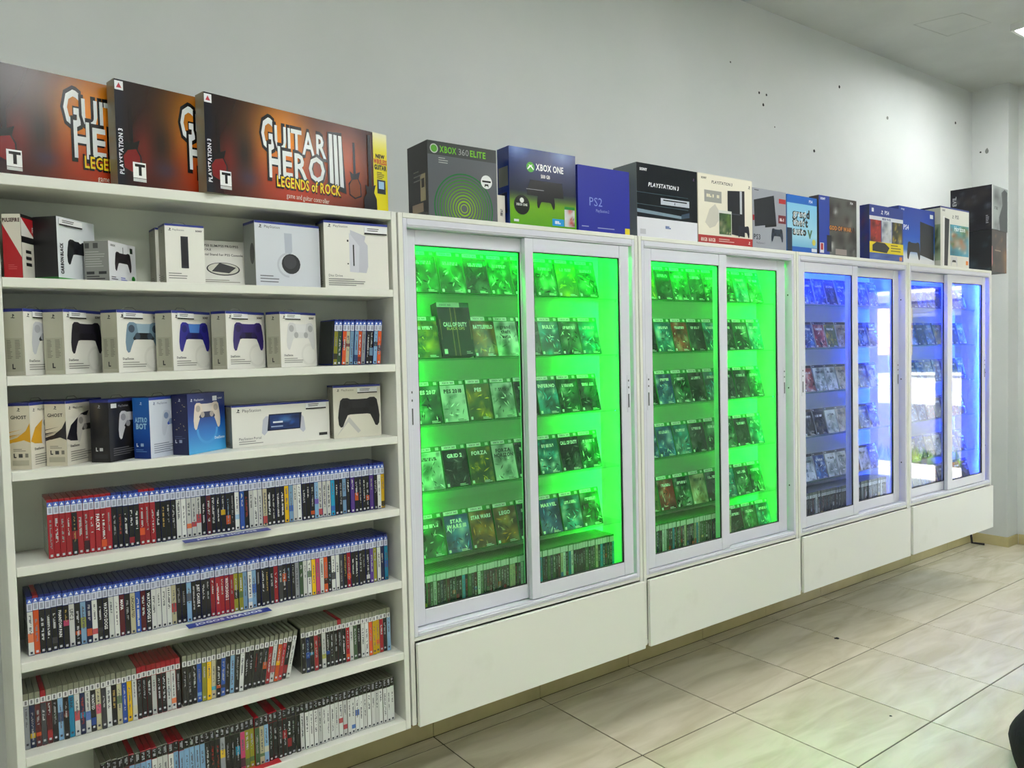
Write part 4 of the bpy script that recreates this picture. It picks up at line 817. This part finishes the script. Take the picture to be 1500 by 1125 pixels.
def gow(cv):
    cv.rect(0, 0, .28, 1, (34, 62, 156)); cv.grid(.27, 0, 1, 1, 18, 20, blobs((86, 88, 86), [(200, 202, 200), (30, 28, 28), (120, 116, 110), (50, 40, 36)], 15, 14)); cv.text('SONY', .04, .93, .035, (225, 230, 240), .14, 'l', .05)
    cv.rect(.2, .06, .32, .34, (24, 26, 34)); cv.text('GOD OF WAR', .26, .43, .085, (60, 26, 16), .70, 'l', .05); cv.text('GOD OF WAR', .265, .44, .07, (216, 140, 50), .68, 'l', .022); cv.rect(.02, .03, .12, .2, (220, 222, 226)); cv.rect(.04, .08, .10, .19, (176, 50, 50)); cv.rect(.42, .02, .72, .12, (150, 140, 136)); cv.text('PS4', .82, .92, .04, (230, 230, 236), .14, 'l', .022); return cv
carton('console_box', 3.842, -.630, ZT, .380, .060, .329, -.5, (60, 58, 62), 'console box with a blue left band and grey battle picture', gow, lambda c: c.rect(0, 0, 1, 1, (70, 62, 60)), group='console boxes on the cabinets')
def mega(cv):
    cv.rect(0, 0, 1, 1, (30, 54, 140)); cv.rect(0, .73, 1, .80, (216, 220, 228)); cv.text('MEGA PACK', .5, .745, .035, (40, 60, 130), .4, 'c', .05); ps_mark(cv, .36, .84, .08, (236, 238, 244)); cv.text('PS4', .44, .85, .07, (236, 238, 244), .26, 'l', .022)
    for j, (b, p) in enumerate((((150, 36, 34), [(220, 70, 50), (70, 16, 18)]), ((190, 196, 206), [(110, 120, 140), (236, 238, 240)]), ((60, 60, 50), [(226, 190, 40), (236, 236, 230), (24, 26, 30)]))): cv.grid(.03+.32*j, .33, .33+.32*j, .73, 10, 12, blobs(b, p, 30+j, 8))
    cv.rect(0, .13, 1, .33, (226, 206, 24)); cv.poly([(.08, .16), (.5, .14), (.58, .24), (.44, .32), (.2, .33), (.08, .27)], (38, 40, 48)); cv.lines(.62, .28, .32, 3, .05, (120, 110, 20), .02); cv.grid(0, 0, 1, .13, 6, 2, blobs((60, 90, 170), [(40, 60, 120), (170, 190, 220)], 3)); cv.rect(.88, .02, .96, .09, (224, 130, 40)); cv.rect(.06, .87, .12, .94, (225, 228, 235), False); return cv
carton('console_box', 4.370, -.630, ZT, .390, .06, .328, -.5, (40, 40, 90), 'console bundle box with three game covers and a yellow band', mega, lambda c: c.grid(0, 0, 1, 1, 3, 10, blobs((30, 40, 110), [(150, 40, 40), (60, 70, 90), (30, 40, 110)], 6, 7)), group='console boxes on the cabinets')
def ps4(cv):
    cv.grid(0, 0, 1, 1, 4, 12, vgrad([(0, (226, 228, 230)), (.16, (226, 228, 230)), (.2, (70, 130, 200)), (.5, (30, 84, 190)), (1, (22, 56, 156))])); cv.poly([(.58, .18), (.97, .10), (.97, .72), (.58, .78)], (24, 26, 36)); cv.text('PS4', .12, .60, .085, (236, 240, 246), .30, 'l', .022); controller(cv, .40, .24, .36, (28, 30, 40)); cv.text('SONY', .06, .93, .03, (230, 236, 244), .12, 'l', .05); cv.rect(.86, .86, .95, .93, (225, 230, 236)); return cv
carton('console_box', 4.773, -.600, ZT, .470, .09, .362, 0, (30, 56, 140), 'bright blue console box with a black console, behind the bundle box', ps4, lambda c: c.rect(0, 0, 1, 1, (28, 50, 130)), topcol=(30, 50, 120), group='console boxes on the cabinets')
def ps5(cv):
    cv.rect(0, 0, 1, 1, (222, 222, 212)); cv.rect(0, .975, 1, 1, (40, 54, 130)); cv.text('SONY', .06, .92, .03, (90, 92, 92), .1, 'l', .05); ps_mark(cv, .42, .82, .06, (70, 72, 74)); cv.text('PS5', .50, .825, .06, (90, 92, 96), .22, 'l', .022); cv.poly([(.12, .02), (.24, .02), (.30, .80), (.12, .82)], (30, 32, 38)); cv.poly([(.06, .0), (.12, 0), (.14, .84), (.08, .84)], (236, 236, 232)); cv.grid(.32, .20, .98, .72, 16, 16, blobs((70, 160, 190), [(220, 224, 214), (200, 120, 70), (40, 120, 140), (90, 130, 60)], 18, 12)); cv.text('Horizon', .66, .62, .08, (236, 240, 240), .5, 'c', .022); controller(cv, .46, .10, .24, (205, 206, 206), (40, 40, 44)); cv.rect(.88, .06, .96, .13, (226, 130, 50)); return cv
carton('console_box', 5.262, -.629, ZT, .415, .130, .400, 0, (218, 216, 206), 'tall white console box with a teal landscape picture', ps5, lambda c: (c.rect(0, 0, 1, 1, (200, 204, 192)), c.rect(0, .97, 1, 1, (24, 30, 70)), c.grid(.5, .1, 1, .7, 3, 6, blobs((150, 170, 140), [(40, 60, 40), (190, 200, 180)], 5, 6))), topcol=(34, 42, 92), group='console boxes on the cabinets')
# stacked pair at the far end, on a small bracket board
br = empty('wall_bracket', (6.0, 0, 2.2595), 0, 'white bracket board under the two dark stacked boxes', 'bracket')
part('board', br, .0, .36, -.42, -.001, .0135, .0275, MELA); part('strut', br, .16, .19, -.30, -.001, -.015, .0133, MELA)
def re_f(cv):
    cv.rect(0, 0, 1, 1, (190, 194, 192)); cv.grid(.06, 0, 1, 1, 6, 8, blobs((150, 156, 154), [(60, 64, 66), (210, 214, 212)], 4, 5)); cv.poly([(.50, 0), (.98, 0), (.98, .92), (.80, .98), (.60, .88), (.66, .6), (.45, .3)], (44, 50, 52)); cv.marks(.10, .46, .07, (70, 74, 76), .3, 4, False); return cv
def re_l(cv):
    cv.grid(0, 0, 1, 1, 20, 18, blobs((22, 22, 34), [(120, 118, 116), (60, 54, 56), (14, 14, 22), (90, 96, 110)], 12, 10)); cv.text('RESIDENT EVIL', .10, .06, .09, (210, 214, 216), .86, 'l', .022, 'up'); cv.lines(.86, .3, .08, 5, .04, (160, 160, 166), .02); return cv
def dl_f(cv): cv.grid(0, 0, 1, 1, 12, 14, blobs((58, 46, 40), [(120, 88, 60), (36, 28, 28), (150, 110, 60)], 21, 8)); cv.poly([(0, .1), (.06, .2), (.03, .6), (0, .6)], (200, 130, 130)); cv.lines(.2, .5, .6, 1, .1, (150, 130, 110), .03); return cv
def dl_l(cv): cv.grid(0, 0, 1, 1, 16, 16, blobs((18, 22, 30), [(40, 56, 70), (14, 16, 22), (60, 80, 92)], 13, 9)); cv.text('LIGHT', .10, .10, .07, (190, 194, 200), .5, 'l', .022); return cv
carton('game_bundle_box', 6.044, -.628, ZT, .325, .270, .306, 5, (34, 36, 40), 'blue black box with brown right face, lower of the stacked pair', dl_f, dl_l)
carton('game_bundle_box', 6.034, -.632, ZT+.3065, .345, .275, .318, 5, (32, 32, 42), 'dark box with a pale grey right face, upper of the stacked pair', re_f, re_l)

# ================================================================== SMALL THINGS
o = MB(); o.tube([(7.02, -.06, .42), (7.03, -.06, .2), (7.10, -.05, .012), (7.13, -.14, .010)], .010, 8)
tag(o.build('power_cable', BLACK, smooth=True), 'black cable hanging behind the far cabinet end onto the floor', 'cable')
rd = random.Random(9)
for (x, y, r, lb) in ((4.178, -.52, .022, 'larger black speck of dirt lying on a floor tile joint'), (3.462, -1.224, .009, 'tiny black speck of dirt lying in the middle of a tile')):
    mb = MB(); n = 9; mb.v = [(math.cos(6.283*i/n)*r*rd.uniform(.6, 1.2), math.sin(6.283*i/n)*r*rd.uniform(.5, 1), 0) for i in range(n)]+[(0, 0, r*.35)]
    mb.f = [(i, (i+1) % n, n) for i in range(n)]+[tuple(reversed(range(n)))]
    tag(mb.build('dirt_speck', BLACK, None, (x, y, .0003)), lb, 'dirt')
# small clear hook on the column
mb = MB(); mb.tube([(7.209, -.25, 2.52), (7.17, -.25, 2.52), (7.15, -.25, 2.47), (7.165, -.25, 2.43), (7.19, -.25, 2.44)], .006, 8)
tag(mb.build('wall_hook', mat('pale_plastic', (205, 210, 210), .3), smooth=True), 'small pale plastic hook on the column beside the stacked boxes', 'hook')
# black padded bag on the floor at the lower right corner
bm = bmesh.new(); bmesh.ops.create_icosphere(bm, subdivisions=4, radius=1)
for v in bm.verts:
    c = v.co; k = 1+.05*math.sin(5*c.z+3*c.x)+.03*math.sin(9*c.y+4*c.z)
    z = c.z if c.z > -.55 else -.55
    v.co = Vector((c.x*.20*k*(1-.18*max(z, 0)), c.y*.17*k*(1-.18*max(z, 0)), (z+.55)*.205))
me = bpy.data.meshes.new('bag'); bm.to_mesh(me); bm.free(); me.materials.append(mat('black_fabric', (22, 23, 28), .85, noise=(60, (14, 14, 18), .4, .6), bump=.2))
me.polygons.foreach_set('use_smooth', [True]*len(me.polygons))
bag = empty('black_bag', (3.49, -1.905, 0.0), R(20), 'rounded black fabric bag at the lower right picture corner', 'bag')
link('bag_body', me, bag)
mb = MB(); mb.tube([(-.07, 0, .28), (-.05, 0, .35), (0, 0, .37), (.05, 0, .35), (.07, 0, .28)], .010, 8); mb.build('handle', mat('black_webbing', (16, 16, 18), .7), bag, smooth=True)

# ================================================================== THE STREET (seen mirrored in the blue cabinets' panes)
struct('ground_street', XE, 60, -45, 25, -.25, -.12, mat('asphalt', (120, 120, 122), .9, noise=(6, (104, 104, 106), .4, .6)))
struct('sidewalk', XE+.15, 11.5, -40, 20, -.12, -.02, mat('concrete_paving', (206, 202, 194), .85, noise=(3, (190, 186, 178), .4, .6)))
struct('verge', 11.5, 12.6, -40, 20, -.12, -.03, mat('soil', (90, 80, 56), .9))
gr = MB(); rg = random.Random(2)
for k in range(2600):
    x, y = rg.uniform(11.55, 12.55), rg.uniform(-14, 4); a = rg.uniform(0, 3.14); hgt = rg.uniform(.08, .2); n = len(gr.v)
    gr.v += [(x-.02*math.cos(a), y-.02*math.sin(a), -.03), (x+.02*math.cos(a), y+.02*math.sin(a), -.03), (x+rg.uniform(-.05, .05), y+rg.uniform(-.05, .05), hgt-.03)]; gr.f.append((n, n+1, n+2))
tag(gr.build('grass', mat('grass_blades', (120, 150, 60), .8)), 'grass strip between the sidewalk and the road', 'grass', kind='stuff')
bd = empty('building', (24, -12, -.12), 0, 'white low building with blue windows across the street', 'building')
part('wall', bd, 0, 6, -14, 16, 0, 6.2, mat('render_white', (226, 226, 224), .8), .01)
part('awning', bd, -1.4, -.01, -14, 16, 3.1, 3.35, mat('awning_grey', (150, 146, 150), .7), .01)
for k in range(8):
    wn = part('window', bd, -.06, -.005, -13+3.6*k, -10.6+3.6*k, .9, 2.8, mat('window_frame_white', (230, 232, 232), .5), .01)
    part('pane', wn, -.02, -.005, .12, 2.28, .12, 1.78, mat('window_pane_blue', (70, 100, 130), .1), 0)
sg = empty('street_sign', (12.9, -5.0, -.12), 0, 'yellow street sign on two posts outside the door', 'sign')
part('sign_panel', sg, 0, .05, -.45, .45, 1.7, 2.5, mat('sign_yellow', (240, 200, 20), .6), .004)
part('post', sg, .055, .115, -.36, -.30, 0, 2.45, mat('post_grey', (110, 112, 114), .5)); part('post', sg, .055, .115, .30, .36, 0, 2.45, mat('post_grey', (110, 112, 114), .5))
